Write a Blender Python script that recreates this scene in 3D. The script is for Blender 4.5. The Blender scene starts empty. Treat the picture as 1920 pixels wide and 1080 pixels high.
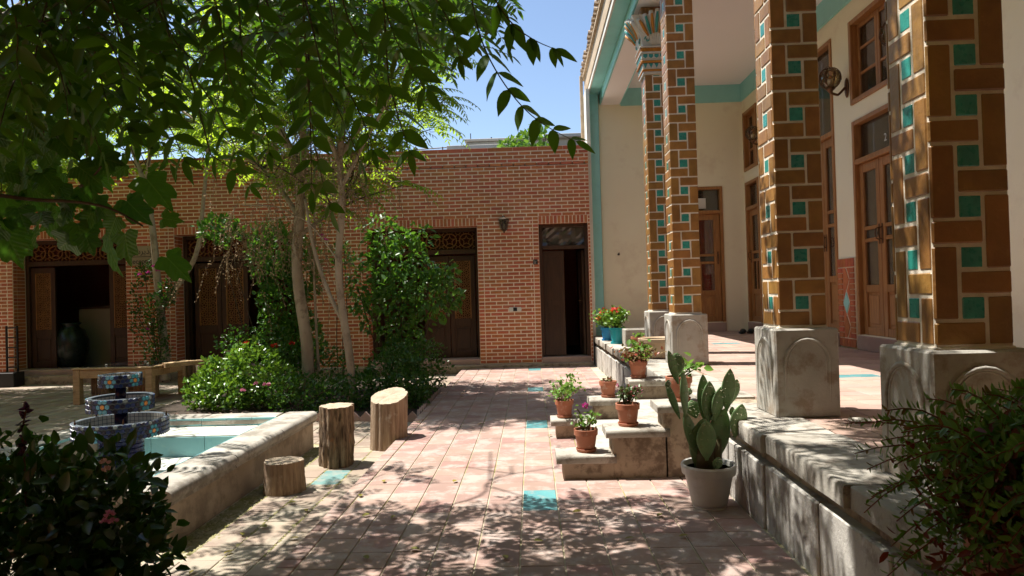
import bpy, math, random
import numpy as np
from mathutils import Vector, Matrix
random.seed(7); rng = np.random.default_rng(7)
S = bpy.context.scene; COL = S.collection
# ------------------------------------------------------------------ camera
YAW, PITCH, ROLL, CAMZ, FPX = math.radians(1.63877), math.radians(0.62790), math.radians(1.6), 1.30, 1280.0
def _R():
    c, s = math.cos(ROLL), math.sin(ROLL); Rr = np.array([[c,0,s],[0,1,0],[-s,0,c]])
    c, s = math.cos(PITCH), math.sin(PITCH); Rp = np.array([[1,0,0],[0,c,-s],[0,s,c]])
    c, s = math.cos(YAW), math.sin(YAW); Ry = np.array([[c,-s,0],[s,c,0],[0,0,1]])
    return Ry @ Rp @ Rr
RC = _R()
cam = bpy.data.cameras.new('camera'); camo = bpy.data.objects.new('camera', cam); COL.objects.link(camo)
cam.sensor_width = 36; cam.lens = 36*FPX/1920; cam.clip_start = 0.05; cam.clip_end = 3000
M = Matrix.Identity(4)
for i in range(3):
    M[i][0], M[i][1], M[i][2] = RC[i,0], RC[i,2], -RC[i,1]
M[2][3] = CAMZ
camo.matrix_world = M; S.camera = camo
cam.dof.use_dof = True; cam.dof.focus_distance = 7.0; cam.dof.aperture_fstop = 14.0
# ------------------------------------------------------------------ sky, sun, exposure
SUN_EL, SUN_AZ = math.radians(66), math.radians(14)     # from the left (-X), a little beyond (+Y)
sd = Vector((-math.cos(SUN_EL)*math.cos(SUN_AZ), math.cos(SUN_EL)*math.sin(SUN_AZ), math.sin(SUN_EL)))
W = bpy.data.worlds.new('World'); S.world = W; W.use_nodes = True
nt = W.node_tree; nt.nodes.clear()
sky = nt.nodes.new('ShaderNodeTexSky'); sky.sky_type = 'NISHITA'; sky.sun_disc = False
sky.sun_elevation = SUN_EL; sky.sun_rotation = math.atan2(sd.x, sd.y); sky.altitude = 600; sky.air_density = 1.0; sky.dust_density = 1.3; sky.ozone_density = 1.0
bg = nt.nodes.new('ShaderNodeBackground'); bg.inputs[1].default_value = 0.105
wo = nt.nodes.new('ShaderNodeOutputWorld')
nt.links.new(sky.outputs[0], bg.inputs[0]); nt.links.new(bg.outputs[0], wo.inputs[0])
sun = bpy.data.lights.new('sun', 'SUN'); sun.energy = 5.0; sun.angle = math.radians(0.45); sun.color = (1.0, 0.95, 0.87)
suno = bpy.data.objects.new('sun', sun); COL.objects.link(suno)
suno.rotation_euler = (-sd).to_track_quat('-Z', 'Y').to_euler(); suno.location = (0, 0, 30)
S.view_settings.view_transform = 'Standard'; S.view_settings.look = 'None'; S.view_settings.gamma = 1.0
S.view_settings.use_curve_mapping = False; S.view_settings.exposure = 1.0
S.cycles.use_denoising = True; S.cycles.max_bounces = 8; S.cycles.diffuse_bounces = 4; S.cycles.transparent_max_bounces = 12
S.cycles.caustics_reflective = False; S.cycles.caustics_refractive = False; S.cycles.sample_clamp_indirect = 6

def at(px, py, Y):
    "the world point at distance Y (along +Y) seen at pixel px,py of the 1920x1080 photograph"
    d = RC @ np.array([(px-960)/FPX, 1, (540-py)/FPX]); t = Y/d[1]
    return np.array([0, 0, CAMZ]) + t*d
# ------------------------------------------------------------------ materials
class NT:
    def __init__(s, name):
        s.m = bpy.data.materials.new(name); s.m.use_nodes = True; s.t = s.m.node_tree; s.t.nodes.clear()
        s.out = s.n('OutputMaterial'); s.geo = s.n('NewGeometry'); s.obj = None
    def n(s, t, **k):
        x = s.t.nodes.new('ShaderNode'+t)
        for a, b in k.items(): setattr(x, a, b)
        return x
    def l(s, a, b): s.t.links.new(a, b)
    def val(s, node, i, v):
        if hasattr(v, 'is_linked') or hasattr(v, 'links'): s.l(v, node.inputs[i])
        else: node.inputs[i].default_value = v
    def pos(s, sc=(1,1,1)):
        mp = s.n('Mapping'); s.l(s.geo.outputs['Position'], mp.inputs[0]); mp.inputs['Scale'].default_value = sc
        return mp.outputs[0]
    def noise(s, scale, detail=4, vec=None, rough=.55):
        x = s.n('TexNoise'); x.inputs['Scale'].default_value = scale; x.inputs['Detail'].default_value = detail; x.inputs['Roughness'].default_value = rough
        s.l(vec if vec is not None else s.geo.outputs['Position'], x.inputs['Vector']); return x.outputs['Fac']
    def ramp(s, f, a=.35, b=.65):
        x = s.n('MapRange'); x.inputs[1].default_value = a; x.inputs[2].default_value = b; s.l(f, x.inputs[0]); return x.outputs[0]
    def math(s, op, a, b=0.0):
        x = s.n('Math', operation=op); s.val(x, 0, a); s.val(x, 1, b); return x.outputs[0]
    def mix(s, f, a, b, bt='MIX'):
        x = s.n('Mix', data_type='RGBA', blend_type=bt); s.val(x, 0, f)
        for i, v in ((6, a), (7, b)):
            if isinstance(v, tuple): x.inputs[i].default_value = (*v, 1)
            else: s.l(v, x.inputs[i])
        return x.outputs[2]
    def rnd(s):
        o = s.n('ObjectInfo'); return s.math('FRACT', s.math('ADD', o.outputs['Random'], s.geo.outputs['Random Per Island']))
    def rnd2(s, r): return s.math('FRACT', s.math('MULTIPLY', r, 7.31))
    def bump(s, h, strength, dist=.01):
        b = s.n('Bump'); b.inputs['Strength'].default_value = strength; b.inputs['Distance'].default_value = dist; s.l(h, b.inputs['Height']); return b.outputs[0]
    def bsdf(s, col, rough=.8, metal=0, spec=.4, normal=None, coat=0):
        b = s.n('BsdfPrincipled')
        if isinstance(col, tuple): b.inputs['Base Color'].default_value = (*col, 1)
        else: s.l(col, b.inputs['Base Color'])
        s.val(b, b.inputs.find('Roughness'), rough) if not isinstance(rough, (int, float)) else None
        if isinstance(rough, (int, float)): b.inputs['Roughness'].default_value = rough
        b.inputs['Metallic'].default_value = metal; b.inputs['Specular IOR Level'].default_value = spec
        b.inputs['Coat Weight'].default_value = coat; b.inputs['Coat Roughness'].default_value = .28
        if normal is not None: s.l(normal, b.inputs['Normal'])
        return b.outputs[0]
    def end(s, sh): s.l(sh, s.out.inputs[0]); return s.m

def surf(name, c1, c2=None, scale=6, rough=.85, bump=.3, bscale=60, vary=0.0, hue=0.0, stain=None, sscale=3, samt=.6, sthr=.52, spec=.35, metal=0, coat=0, stretch=(1,1,1), bdist=.006, alt=None, altp=.15):
    t = NT(name); p = t.pos(stretch)
    col = t.mix(t.ramp(t.noise(scale, 5, p)), c1, c2 if c2 else c1)
    if vary or alt:
        r = t.rnd()
        if alt: col = t.mix(t.math('MULTIPLY', t.math('LESS_THAN', t.rnd2(r), altp), .8), col, alt)
        h = t.n('HueSaturation'); t.l(col, h.inputs['Color'])
        t.l(t.math('ADD', t.math('MULTIPLY', r, 2*vary), 1-vary), h.inputs['Value'])
        if hue: t.l(t.math('ADD', t.math('MULTIPLY', t.rnd2(r), 2*hue), .5-hue), h.inputs['Hue'])
        col = h.outputs[0]
    if stain:
        f = t.math('MULTIPLY', t.ramp(t.noise(sscale, 6, rough=.7), sthr, sthr+.12), samt); col = t.mix(f, col, stain)
    nm = t.bump(t.noise(bscale, 5, p, rough=.65), bump, bdist) if bump else None
    rr = t.n('MapRange'); t.l(t.noise(scale*2.3, 3), rr.inputs[0]); rr.inputs[3].default_value = max(.05, rough-.12); rr.inputs[4].default_value = min(1, rough+.1)
    return t.end(t.bsdf(col, rr.outputs[0], metal, spec, nm, coat))
def leafm(name, c1, c2, tr, fac=.35, rough=.42, spec=.35, veins=False, dead=None):
    t = NT(name); r = t.rnd(); col = t.mix(r, c1, c2)
    if dead: col = t.mix(t.math('LESS_THAN', t.rnd2(r), dead[1]), col, dead[0])
    nm = None
    if veins:
        tc = t.n('TexCoord'); sx = t.n('SeparateXYZ'); t.l(tc.outputs['Object'], sx.inputs[0])
        ay = t.math('ABSOLUTE', sx.outputs[1]); rib = t.math('LESS_THAN', ay, .012)
        w = t.math('SINE', t.math('MULTIPLY', t.math('SUBTRACT', sx.outputs[0], t.math('MULTIPLY', ay, .7)), 70.0))
        col = t.mix(t.math('MULTIPLY', rib, .55), col, (.16,.24,.07)); nm = t.bump(w, .35, .004)
    sh = t.bsdf(col, rough, 0, spec, nm); x = t.n('BsdfTranslucent')
    if isinstance(tr, tuple): x.inputs[0].default_value = (*tr, 1)
    m = t.n('MixShader'); m.inputs[0].default_value = fac; t.l(sh, m.inputs[1]); t.l(x.outputs[0], m.inputs[2]); return t.end(m.outputs[0])
def glassm(name, tint=(.5,.47,.42), op=.25, rough=.03):
    t = NT(name); tr = t.n('BsdfTransparent'); tr.inputs[0].default_value = (*tint, 1)
    g = t.n('BsdfGlossy'); g.inputs['Roughness'].default_value = rough
    f = t.n('Fresnel'); f.inputs[0].default_value = 1.5
    m = t.n('MixShader'); t.l(t.math('ADD', t.math('MULTIPLY', f.outputs[0], .8), .06), m.inputs[0]); t.l(tr.outputs[0], m.inputs[1]); t.l(g.outputs[0], m.inputs[2])
    d = t.n('BsdfDiffuse'); d.inputs[0].default_value = (.18,.15,.12,1); m2 = t.n('MixShader'); m2.inputs[0].default_value = op
    t.l(m.outputs[0], m2.inputs[1]); t.l(d.outputs[0], m2.inputs[2]); return t.end(m2.outputs[0])
def plain(name, c, rough=.5, spec=.4, metal=0): t = NT(name); return t.end(t.bsdf(c, rough, metal, spec))

MT = dict(
 earth=surf('earth', (.10,.07,.045), (.06,.045,.03), 5, .95, .6, 25),
 moss=surf('moss', (.20,.19,.05), (.30,.27,.16), 9, .95, .7, 60),
 grout=surf('grout', (.50,.42,.32), (.36,.32,.22), 4, .95, .3, 80, stain=(.24,.22,.05), sscale=1.3, samt=.8, sthr=.5),
 tile=surf('floor_tile', (.36,.245,.203), (.31,.205,.17), 2.2, .78, .22, 90, vary=.13, hue=.010, stain=(.45,.385,.345), sscale=5, samt=.6, sthr=.48, alt=(.32,.195,.16), altp=.2),
 tile_old=surf('courtyard_tile', (.34,.265,.205), (.28,.21,.165), 2.0, .8, .3, 80, vary=.16, hue=.012, stain=(.36,.325,.25), sscale=3, samt=.75, sthr=.47),
 turq_faded=surf('faded_turquoise_tile', (.17,.30,.285), (.13,.25,.24), 6, .5, .1, 60, stain=(.33,.32,.28), sscale=9, samt=.8, sthr=.48),
 tile_turq=surf('turquoise_floor_tile', (.12,.33,.34), (.09,.27,.29), 6, .35, .1, 60, vary=.12, stain=(.34,.36,.33), sscale=12, samt=.7, sthr=.52),
 terr_tile=surf('terrace_tile', (.45,.32,.265), (.38,.26,.21), 2.5, .6, .15, 90, vary=.12, hue=.01, stain=(.48,.33,.26), sscale=4, samt=.4),
 brick=surf('red_brick', (.50,.160,.068), (.42,.128,.054), 14, .9, .35, 120, vary=.15, hue=.010, alt=(.48,.145,.070), altp=.2, stain=(.52,.29,.19), sscale=.9, samt=.3, sthr=.52),
 mortar=surf('mortar', (.84,.72,.57), (.78,.66,.51), 12, .95, .3, 120),
 ochre=surf('ochre_glazed_brick', (.33,.158,.036), (.235,.108,.024), 9, .5, .55, 28, vary=.16, hue=.008, spec=.5, coat=.3, stain=(.46,.27,.08), sscale=16, samt=.35, sthr=.6),
 jade=surf('jade_glazed_tile', (.035,.30,.245), (.025,.22,.18), 18, .3, .3, 50, vary=.16, spec=.5, coat=.3),
 cmortar=surf('column_mortar', (.76,.69,.58), (.62,.55,.44), 14, .95, .5, 90),
 stone=surf('grey_stone', (.43,.40,.345), (.33,.305,.26), 3.5, .85, .55, 55, vary=.08, stain=(.15,.12,.09), sscale=6, samt=.75, sthr=.5),
 stone_warm=surf('warm_stone', (.43,.35,.255), (.34,.265,.19), 3, .88, .5, 50, vary=.08, stain=(.13,.09,.06), sscale=6.5, samt=.8, sthr=.49),
 stone_panel=surf('panel_stone', (.52,.495,.45), (.40,.38,.345), 4, .85, .7, 45, vary=.1, stain=(.17,.135,.105), sscale=6, samt=.65, sthr=.5),
 stone_ped=surf('pedestal_stone', (.46,.435,.385), (.37,.35,.305), 5, .85, .45, 60, vary=.07, stain=(.24,.175,.115), sscale=6, samt=.7, sthr=.5),
 rim_stone=surf('rim_stone', (.42,.39,.34), (.33,.305,.265), 4, .7, .35, 60, vary=.08, stain=(.17,.145,.115), sscale=5, samt=.75, sthr=.48),
 pool_stone=surf('pool_stone', (.42,.34,.26), (.33,.265,.20), 3, .8, .35, 60, vary=.08, stain=(.19,.15,.115), sscale=4, samt=.7, sthr=.5),
 pool_white=surf('pool_white_tile', (.72,.72,.64), (.62,.63,.56), 4, .35, .05, 40, vary=.05, stain=(.42,.40,.24), sscale=6, samt=.5, sthr=.6),
 pool_blue=surf('pool_turquoise_tile', (.22,.45,.47), (.17,.39,.42), 3, .3, .05, 40, vary=.08, stain=(.35,.45,.35), sscale=9, samt=.3, sthr=.62),
 cream=surf('cream_plaster', (.88,.82,.63), (.86,.79,.60), 1.2, .92, .12, 30, stain=(.74,.64,.48), sscale=1.3, samt=.6, sthr=.55),
 pink=surf('pink_plaster', (.90,.86,.86), (.88,.84,.84), 1, .92, .05, 30),
 white=surf('white_plaster', (.70,.68,.62), (.62,.59,.53), 3, .9, .1, 40, stain=(.5,.44,.36), sscale=3, samt=.4, sthr=.6),
 aqua=surf('turquoise_paint', (.33,.68,.66), (.30,.64,.62), 1.5, .6, .06, 30, stain=(.25,.47,.47), sscale=2, samt=.3),
 wood=surf('varnished_wood', (.40,.19,.065), (.28,.12,.04), 5, .38, .15, 40, stretch=(9,9,.8), spec=.45, vary=.08),
 darkwood=surf('dark_wood', (.065,.030,.015), (.04,.018,.009), 5, .45, .2, 40, stretch=(9,9,.8), vary=.1),
 lattice=surf('lattice_wood', (.30,.135,.042), (.21,.09,.028), 8, .5, .1, 60),
 frame_dark=surf('frame_wood', (.075,.037,.018), (.048,.023,.012), 5, .5, .2, 40, stretch=(9,9,.8)),
 redglass=plain('dark_red_glass', (.05,.008,.006), .12),
 glass=glassm('window_glass', (.85,.80,.74), .10), glass_green=glassm('green_glass', (.22,.32,.25), .3), dustglass=glassm('dusty_glass', (.4,.36,.32), .5, .12),
 tableglass=plain('black_table_glass', (.012,.012,.013), .03, .6),
 curtain_red=surf('red_curtain', (.48,.010,.016), (.34,.006,.012), 10, .8, .1, 20), curtain_grey=surf('striped_curtain', (.46,.30,.27), (.34,.26,.25), 30, .9, .05, 20, stretch=(1,1,.05)),
 dark=plain('interior_shade', (.03,.022,.018), .9), metal=surf('dark_metal', (.05,.042,.032), (.09,.07,.05), 30, .45, .2, 60, metal=.8),  # interior colour near black, the rooms' shade painted in
 bronze=surf('bronze', (.16,.08,.04), (.10,.05,.028), 30, .4, .1, 60, metal=.7), amber=glassm('amber_glass', (.90,.78,.55), .05, .08), clear=glassm('lamp_glass', (.8,.8,.75), .25, .1),
 terracotta=surf('terracotta', (.42,.155,.085), (.36,.13,.07), 9, .65, .12, 60, vary=.1, stain=(.52,.36,.28), sscale=13, samt=.6, sthr=.55),
 soil=surf('soil', (.06,.042,.03), (.035,.025,.018), 30, .95, .9, 90), plastic_white=surf('white_plastic', (.58,.57,.53), (.52,.51,.47), 4, .45, .03, 40, stain=(.36,.31,.25), sscale=5, samt=.4, sthr=.56),
 turqpot=plain('turquoise_pot', (.02,.36,.42), .35), bluepot=plain('blue_pot', (.02,.26,.55), .35), basinc=surf('beige_basin', (.50,.37,.24), (.44,.32,.2), 5, .5, .1, 50), water_blue=plain('blue_water', (.03,.14,.22), .04, .5),
 hexd=plain('navy_hexagon', (.010,.026,.11), .32, .4), hexk=plain('black_hexagon', (.010,.010,.028), .32, .4), hexb=plain('sky_blue_hexagon', (.11,.36,.50), .32, .4), hext=plain('teal_hexagon', (.03,.25,.34), .32, .4), hexw=plain('pale_hexagon', (.24,.28,.29), .35, .4), hexo=plain('orange_hexagon', (.62,.22,.03), .2, .6),
 fgrout=plain('pale_grout', (.08,.10,.12), .8), navy=surf('navy_glaze', (.012,.02,.10), (.008,.012,.06), 12, .25, .1, 50, vary=.2), glaze_white=surf('white_glaze', (.60,.57,.50), (.50,.47,.40), 10, .4, .2, 60), orange=surf('orange_glaze', (.52,.22,.03), (.42,.16,.02), 12, .4, .2, 60), tealg=surf('teal_glaze', (.05,.30,.28), (.03,.22,.20), 12, .35, .2, 60),
 bark=surf('pale_bark', (.42,.35,.26), (.32,.26,.185), 9, .92, .8, 30, stretch=(1,1,.35), stain=(.12,.085,.055), sscale=7, samt=.6, sthr=.52, bdist=.012),
 logbark=surf('rough_log_bark', (.38,.27,.17), (.085,.052,.032), 20, .95, 1.0, 34, stretch=(2.2,2.2,.20), stain=(.40,.17,.06), sscale=5, samt=.7, sthr=.57, bdist=.03),
 logbare=surf('bare_log_wood', (.45,.33,.225), (.25,.165,.105), 17, .88, .9, 34, stretch=(2.2,2.2,.22), stain=(.58,.51,.42), sscale=7, samt=.85, sthr=.59, bdist=.02),
 logtop=surf('log_end_grain', (.48,.39,.29), (.36,.28,.20), 16, .9, .5, 90), logpale=surf('pale_log', (.52,.42,.31), (.33,.25,.17), 16, .9, .8, 35, stretch=(2,2,.3), stain=(.25,.18,.12), sscale=5, samt=.5),
 plank=surf('table_wood', (.60,.42,.24), (.46,.30,.16), 6, .7, .4, 40, stretch=(1,6,6), stain=(.12,.06,.03), sscale=9, samt=.6, sthr=.56),
 roof_tile=surf('roof_tile', (.56,.44,.31), (.44,.33,.22), 8, .9, .4, 60, vary=.15), concrete=surf('concrete', (.42,.40,.36), (.34,.32,.29), 3, .92, .3, 40, stain=(.25,.23,.2), sscale=2, samt=.4),
 dish=plain('dish_grey', (.6,.6,.6), .5), black=plain('black_plastic', (.012,.012,.012), .45), whitep=plain('switch_white', (.7,.68,.62), .4), signplate=surf('sign_plate', (.36,.29,.20), (.30,.24,.16), 4, .4, .05, 40), ink=plain('sign_lettering', (.012,.01,.01), .5), paint_white=plain('white_lettering', (.8,.8,.78), .5),
 jar=surf('green_glazed_jar', (.014,.024,.018), (.010,.016,.013), 6, .3, .1, 30), counter=plain('cream_counter', (.30,.25,.16), .6),
 heaven_shaded=leafm('ailanthus_leaf_shaded', (.013,.042,.007), (.055,.125,.020), (.15,.34,.015), .30, dead=((.07,.055,.02), .06)),  # near leaves: canopy shade put into a darker leaf colour
 heaven_sunlit=leafm('ailanthus_leaf_sunlit', (.05,.12,.014), (.115,.21,.028), (.46,.64,.035), .55, dead=((.20,.19,.03), .04)),  # same leaf brightened, backlit sun put into its colour
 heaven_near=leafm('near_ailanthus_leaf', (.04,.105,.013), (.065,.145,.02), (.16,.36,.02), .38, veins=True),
 fig=leafm('fig_leaf', (.025,.07,.014), (.045,.11,.02), (.13,.33,.025), .32, .45, veins=True),
 box=leafm('boxwood_leaf', (.06,.15,.02), (.13,.26,.035), (.24,.42,.03), .25, .3, .5), shrub=leafm('shrub_leaf', (.03,.085,.016), (.05,.125,.022), (.12,.30,.02), .28, .3, .5),
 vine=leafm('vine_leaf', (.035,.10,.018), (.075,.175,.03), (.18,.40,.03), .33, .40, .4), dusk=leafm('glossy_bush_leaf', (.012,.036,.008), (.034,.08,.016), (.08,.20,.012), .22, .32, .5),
 wisp=leafm('narrow_leaf', (.10,.21,.03), (.16,.29,.05), (.16,.32,.03), .3, .35, dead=((.20,.03,.02), .10)), redleaf=leafm('red_leaf', (.16,.02,.015), (.10,.035,.018), (.3,.05,.02), .3, .4),
 geran=leafm('geranium_leaf', (.09,.20,.03), (.14,.28,.05), (.25,.42,.05), .3, .45), succ=leafm('succulent_leaf', (.22,.12,.06), (.12,.14,.05), (.3,.2,.06), .2, .4, dead=((.30,.05,.035), .3)), jadepl=leafm('jade_plant_leaf', (.06,.10,.03), (.10,.15,.05), (.14,.2,.05), .15, .4, dead=((.22,.05,.05), .15)),
 dry=leafm('dry_seed', (.36,.27,.17), (.24,.165,.10), (.4,.3,.18), .3, .8, .1), stem=surf('green_stem', (.10,.12,.04), (.12,.09,.04), 20, .7, .2, 60), stem_red=surf('red_stem', (.20,.05,.03), (.14,.06,.03), 20, .6, .1, 60), twig=surf('twig_bark', (.10,.075,.05), (.06,.045,.03), 20, .9, .5, 60),
 cactus=surf('cactus_skin', (.21,.33,.15), (.155,.255,.115), 6, .55, .25, 40, vary=.18, stain=(.26,.25,.14), sscale=9, samt=.55, sthr=.56), cactus_base=surf('cactus_base', (.15,.10,.055), (.10,.11,.045), 9, .8, .4, 40), spine=plain('cactus_spine', (.40,.36,.24), .8),
 red=leafm('red_petal', (.62,.04,.015), (.5,.02,.02), (.7,.08,.03), .3, .6), pinkp=leafm('pink_petal', (.55,.16,.30), (.65,.30,.42), (.7,.3,.4), .3, .6), pale_pink=leafm('pale_pink_petal', (.65,.38,.38), (.7,.48,.46), (.7,.45,.4), .3, .6), mag=leafm('magenta_petal', (.45,.03,.22), (.55,.05,.32), (.6,.08,.35), .3, .6), orangep=leafm('orange_petal', (.65,.12,.02), (.6,.18,.03), (.7,.2,.04), .3, .6), purple=leafm('purple_leaf', (.06,.02,.05), (.09,.03,.06), (.12,.03,.08), .25, .5),
 fallen=leafm('fallen_leaf', (.30,.24,.04), (.20,.20,.05), (.3,.25,.05), .2, .6),
)
# ------------------------------------------------------------------ objects and geometry
def link(o, parent=None):
    COL.objects.link(o)
    if parent is not None:
        o.parent = parent; o.matrix_parent_inverse = Matrix.Translation(-Vector(parent.location))
    return o
def tag(o, label=None, cat=None, group=None, kind=None):
    if label: o['label'] = label
    if cat: o['category'] = cat
    if group: o['group'] = group
    if kind: o['kind'] = kind
    return o
def thing(name, label, cat, loc=(0,0,0), group=None, kind=None):
    o = bpy.data.objects.new(name, None); o.location = loc; o.empty_display_size = .1; COL.objects.link(o)
    return tag(o, label, cat, group, kind)
def npmesh(name, V, F, mats, smooth=False, mi=None):
    me = bpy.data.meshes.new(name); V = np.asarray(V, dtype=np.float32); F = np.asarray(F, dtype=np.int32); k = F.shape[1]
    me.vertices.add(len(V)); me.vertices.foreach_set('co', V.ravel()); me.loops.add(F.size); me.loops.foreach_set('vertex_index', F.ravel())
    me.polygons.add(len(F)); me.polygons.foreach_set('loop_start', np.arange(len(F), dtype=np.int32)*k); me.polygons.foreach_set('loop_total', np.full(len(F), k, dtype=np.int32))
    if mi is not None: me.polygons.foreach_set('material_index', np.asarray(mi, dtype=np.int32))
    if smooth: me.polygons.foreach_set('use_smooth', np.ones(len(F), dtype=bool))
    for m in (mats if isinstance(mats, (list, tuple)) else [mats]): me.materials.append(MT[m] if isinstance(m, str) else m)
    me.update(calc_edges=True); me.validate(); return me
def npobj(name, V, F, mats, parent=None, smooth=False, kind=None, mi=None):
    o = link(bpy.data.objects.new(name, npmesh(name, V, F, mats, smooth, mi)), parent)
    if kind: o['kind'] = kind
    return o
CH_F = []
def _chamfer_faces():
    key = {}; n = 0
    for a in (-1,1):
        for b in (-1,1):
            for c in (-1,1):
                for ax in range(3): key[(a,b,c,ax)] = n; n += 1
    F = []
    for ax in range(3):
        o = [i for i in range(3) if i != ax]
        for s in (-1,1):
            q = []
            for (p, r) in ((-1,-1),(1,-1),(1,1),(-1,1)):
                t = [0,0,0]; t[ax] = s; t[o[0]] = p; t[o[1]] = r; q.append(key[(*t, ax)])
            if (s > 0) != (ax != 1): q.reverse()
            F.append(q)
    for ax in range(3):
        o = [i for i in range(3) if i != ax]
        for p in (-1,1):
            for r in (-1,1):
                q = []
                for s, k in ((-1,o[0]),(1,o[0]),(1,o[1]),(-1,o[1])):
                    t = [0,0,0]; t[ax] = s; t[o[0]] = p; t[o[1]] = r; q.append(key[(*t, k)])
                F.append(q)
    for a in (-1,1):
        for b in (-1,1):
            for c in (-1,1): F.append([key[(a,b,c,i)] for i in range(3)])
    return key, F
CKEY, CFACES = _chamfer_faces()
def fix(vs, fs):
    "turn every face of a convex piece outward"
    c = np.mean(vs, axis=0); out = []
    for f in fs:
        p = [np.array(vs[i]) for i in f]; n = np.cross(p[1]-p[0], p[2]-p[0])
        out.append(list(f) if np.dot(n, np.mean(p, axis=0)-c) >= 0 else list(f)[::-1])
    return out
class G:
    def __init__(s, xf=None): s.v = []; s.f = []; s.m = []; s.xf = xf
    def add(s, vs, fs, mi=0):
        b = len(s.v)
        if s.xf: vs = [s.xf(*p) for p in vs]
        s.v += [tuple(map(float, p)) for p in vs]; s.f += [[i+b for i in f] for f in fs]; s.m += [mi]*len(fs); return s
    def box(s, x0, x1, y0, y1, z0, z1, mi=0, b=0):
        x0, x1 = min(x0,x1), max(x0,x1); y0, y1 = min(y0,y1), max(y0,y1); z0, z1 = min(z0,z1), max(z0,z1)
        if b:
            c = ((x0+x1)/2, (y0+y1)/2, (z0+z1)/2); h = ((x1-x0)/2, (y1-y0)/2, (z1-z0)/2); b = min(b, min(h)*.9); vs = []
            for k in CKEY:
                vs.append(tuple(c[i]+k[i]*(h[i]-(0 if i == k[3] else b)) for i in range(3)))
            return s.add(vs, fix(vs, CFACES), mi)
        vs = [(x,y,z) for x in (x0,x1) for y in (y0,y1) for z in (z0,z1)]
        return s.add(vs, [(0,1,3,2),(4,6,7,5),(0,4,5,1),(2,3,7,6),(0,2,6,4),(1,5,7,3)], mi)
    def tube(s, path, r, n=8, mi=0, cap=True, wob=0):
        P = [np.array(p, float) for p in path]; k = len(P); R = r if hasattr(r, '__len__') else [r]*k; vs = []; fs = []
        up = np.array([0,0,1.0]) if abs((P[-1]-P[0])[2]) < .8*np.linalg.norm(P[-1]-P[0])+1e-9 else np.array([1.0,0,0])
        for i in range(k):
            t = P[min(i+1,k-1)]-P[max(i-1,0)]; t = t/(np.linalg.norm(t)+1e-9); a = np.cross(t, up); a /= np.linalg.norm(a)+1e-9; c = np.cross(a, t)
            for j in range(n):
                q = 2*math.pi*j/n; w = 1+wob*math.sin(3*q+i*1.3)+wob*math.sin(5*q-i*.7)*.6
                vs.append(P[i]+(a*math.cos(q)+c*math.sin(q))*R[i]*w)
        for i in range(k-1):
            for j in range(n): fs.append((i*n+j, i*n+(j+1)%n, (i+1)*n+(j+1)%n, (i+1)*n+j))
        if cap: fs += [tuple(range(n))[::-1], tuple((k-1)*n+j for j in range(n))]
        return s.add(vs, fs, mi)
    def lathe(s, prof, n=24, c=(0,0,0), mi=0, fn=None, close=False):
        vs = []; fs = []; k = len(prof)
        for r, z in prof:
            for j in range(n):
                q = 2*math.pi*j/n; w = fn(q, z) if fn else 1; vs.append((c[0]+r*w*math.cos(q), c[1]+r*w*math.sin(q), c[2]+z))
        for i in range(k-1):
            for j in range(n): fs.append((i*n+j, i*n+(j+1)%n, (i+1)*n+(j+1)%n, (i+1)*n+j))
        if prof[0][0] > 1e-4 and not close: fs.append(tuple(range(n))[::-1])
        if prof[-1][0] > 1e-4 and not close: fs.append(tuple((k-1)*n+j for j in range(n)))
        if close:
            for j in range(n): fs.append(((k-1)*n+j, (k-1)*n+(j+1)%n, (j+1)%n, j))
        return s.add(vs, fs, mi)
    def prism(s, poly, z0, z1, mi=0):
        n = len(poly); vs = [(x,y,z0) for x,y in poly]+[(x,y,z1) for x,y in poly]
        return s.add(vs, [tuple(range(n))[::-1], tuple(range(n,2*n))]+[(i,(i+1)%n,n+(i+1)%n,n+i) for i in range(n)], mi)
    def ball(s, c, r, nu=10, nv=6, mi=0):
        rx, ry, rz = r if hasattr(r, '__len__') else (r,r,r)
        prof = [(max(math.sin(math.pi*i/nv), 1e-5), -math.cos(math.pi*i/nv)) for i in range(nv+1)]; vs = []; fs = []
        for a, z in prof:
            for j in range(nu): q = 2*math.pi*j/nu; vs.append((c[0]+rx*a*math.cos(q), c[1]+ry*a*math.sin(q), c[2]+rz*z))
        for i in range(nv):
            for j in range(nu): fs.append((i*nu+j, i*nu+(j+1)%nu, (i+1)*nu+(j+1)%nu, (i+1)*nu+j))
        return s.add(vs, fs, mi)
    def mesh(s, name, mats, smooth=False):
        me = bpy.data.meshes.new(name); me.from_pydata(s.v, [], s.f)
        for m in (mats if isinstance(mats, (list, tuple)) else [mats]): me.materials.append(MT[m])
        me.polygons.foreach_set('material_index', s.m)
        if smooth: me.polygons.foreach_set('use_smooth', [True]*len(me.polygons))
        me.update(); return me
    def obj(s, name, mats, parent=None, smooth=False, kind=None):
        o = link(bpy.data.objects.new(name, s.mesh(name, mats, smooth)), parent)
        if kind: o['kind'] = kind
        return o
def sharp(me, deg=40):
    me.polygons.foreach_set('use_smooth', [True]*len(me.polygons)); me.set_sharp_from_angle(angle=math.radians(deg)); return me
RB = {}
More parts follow.
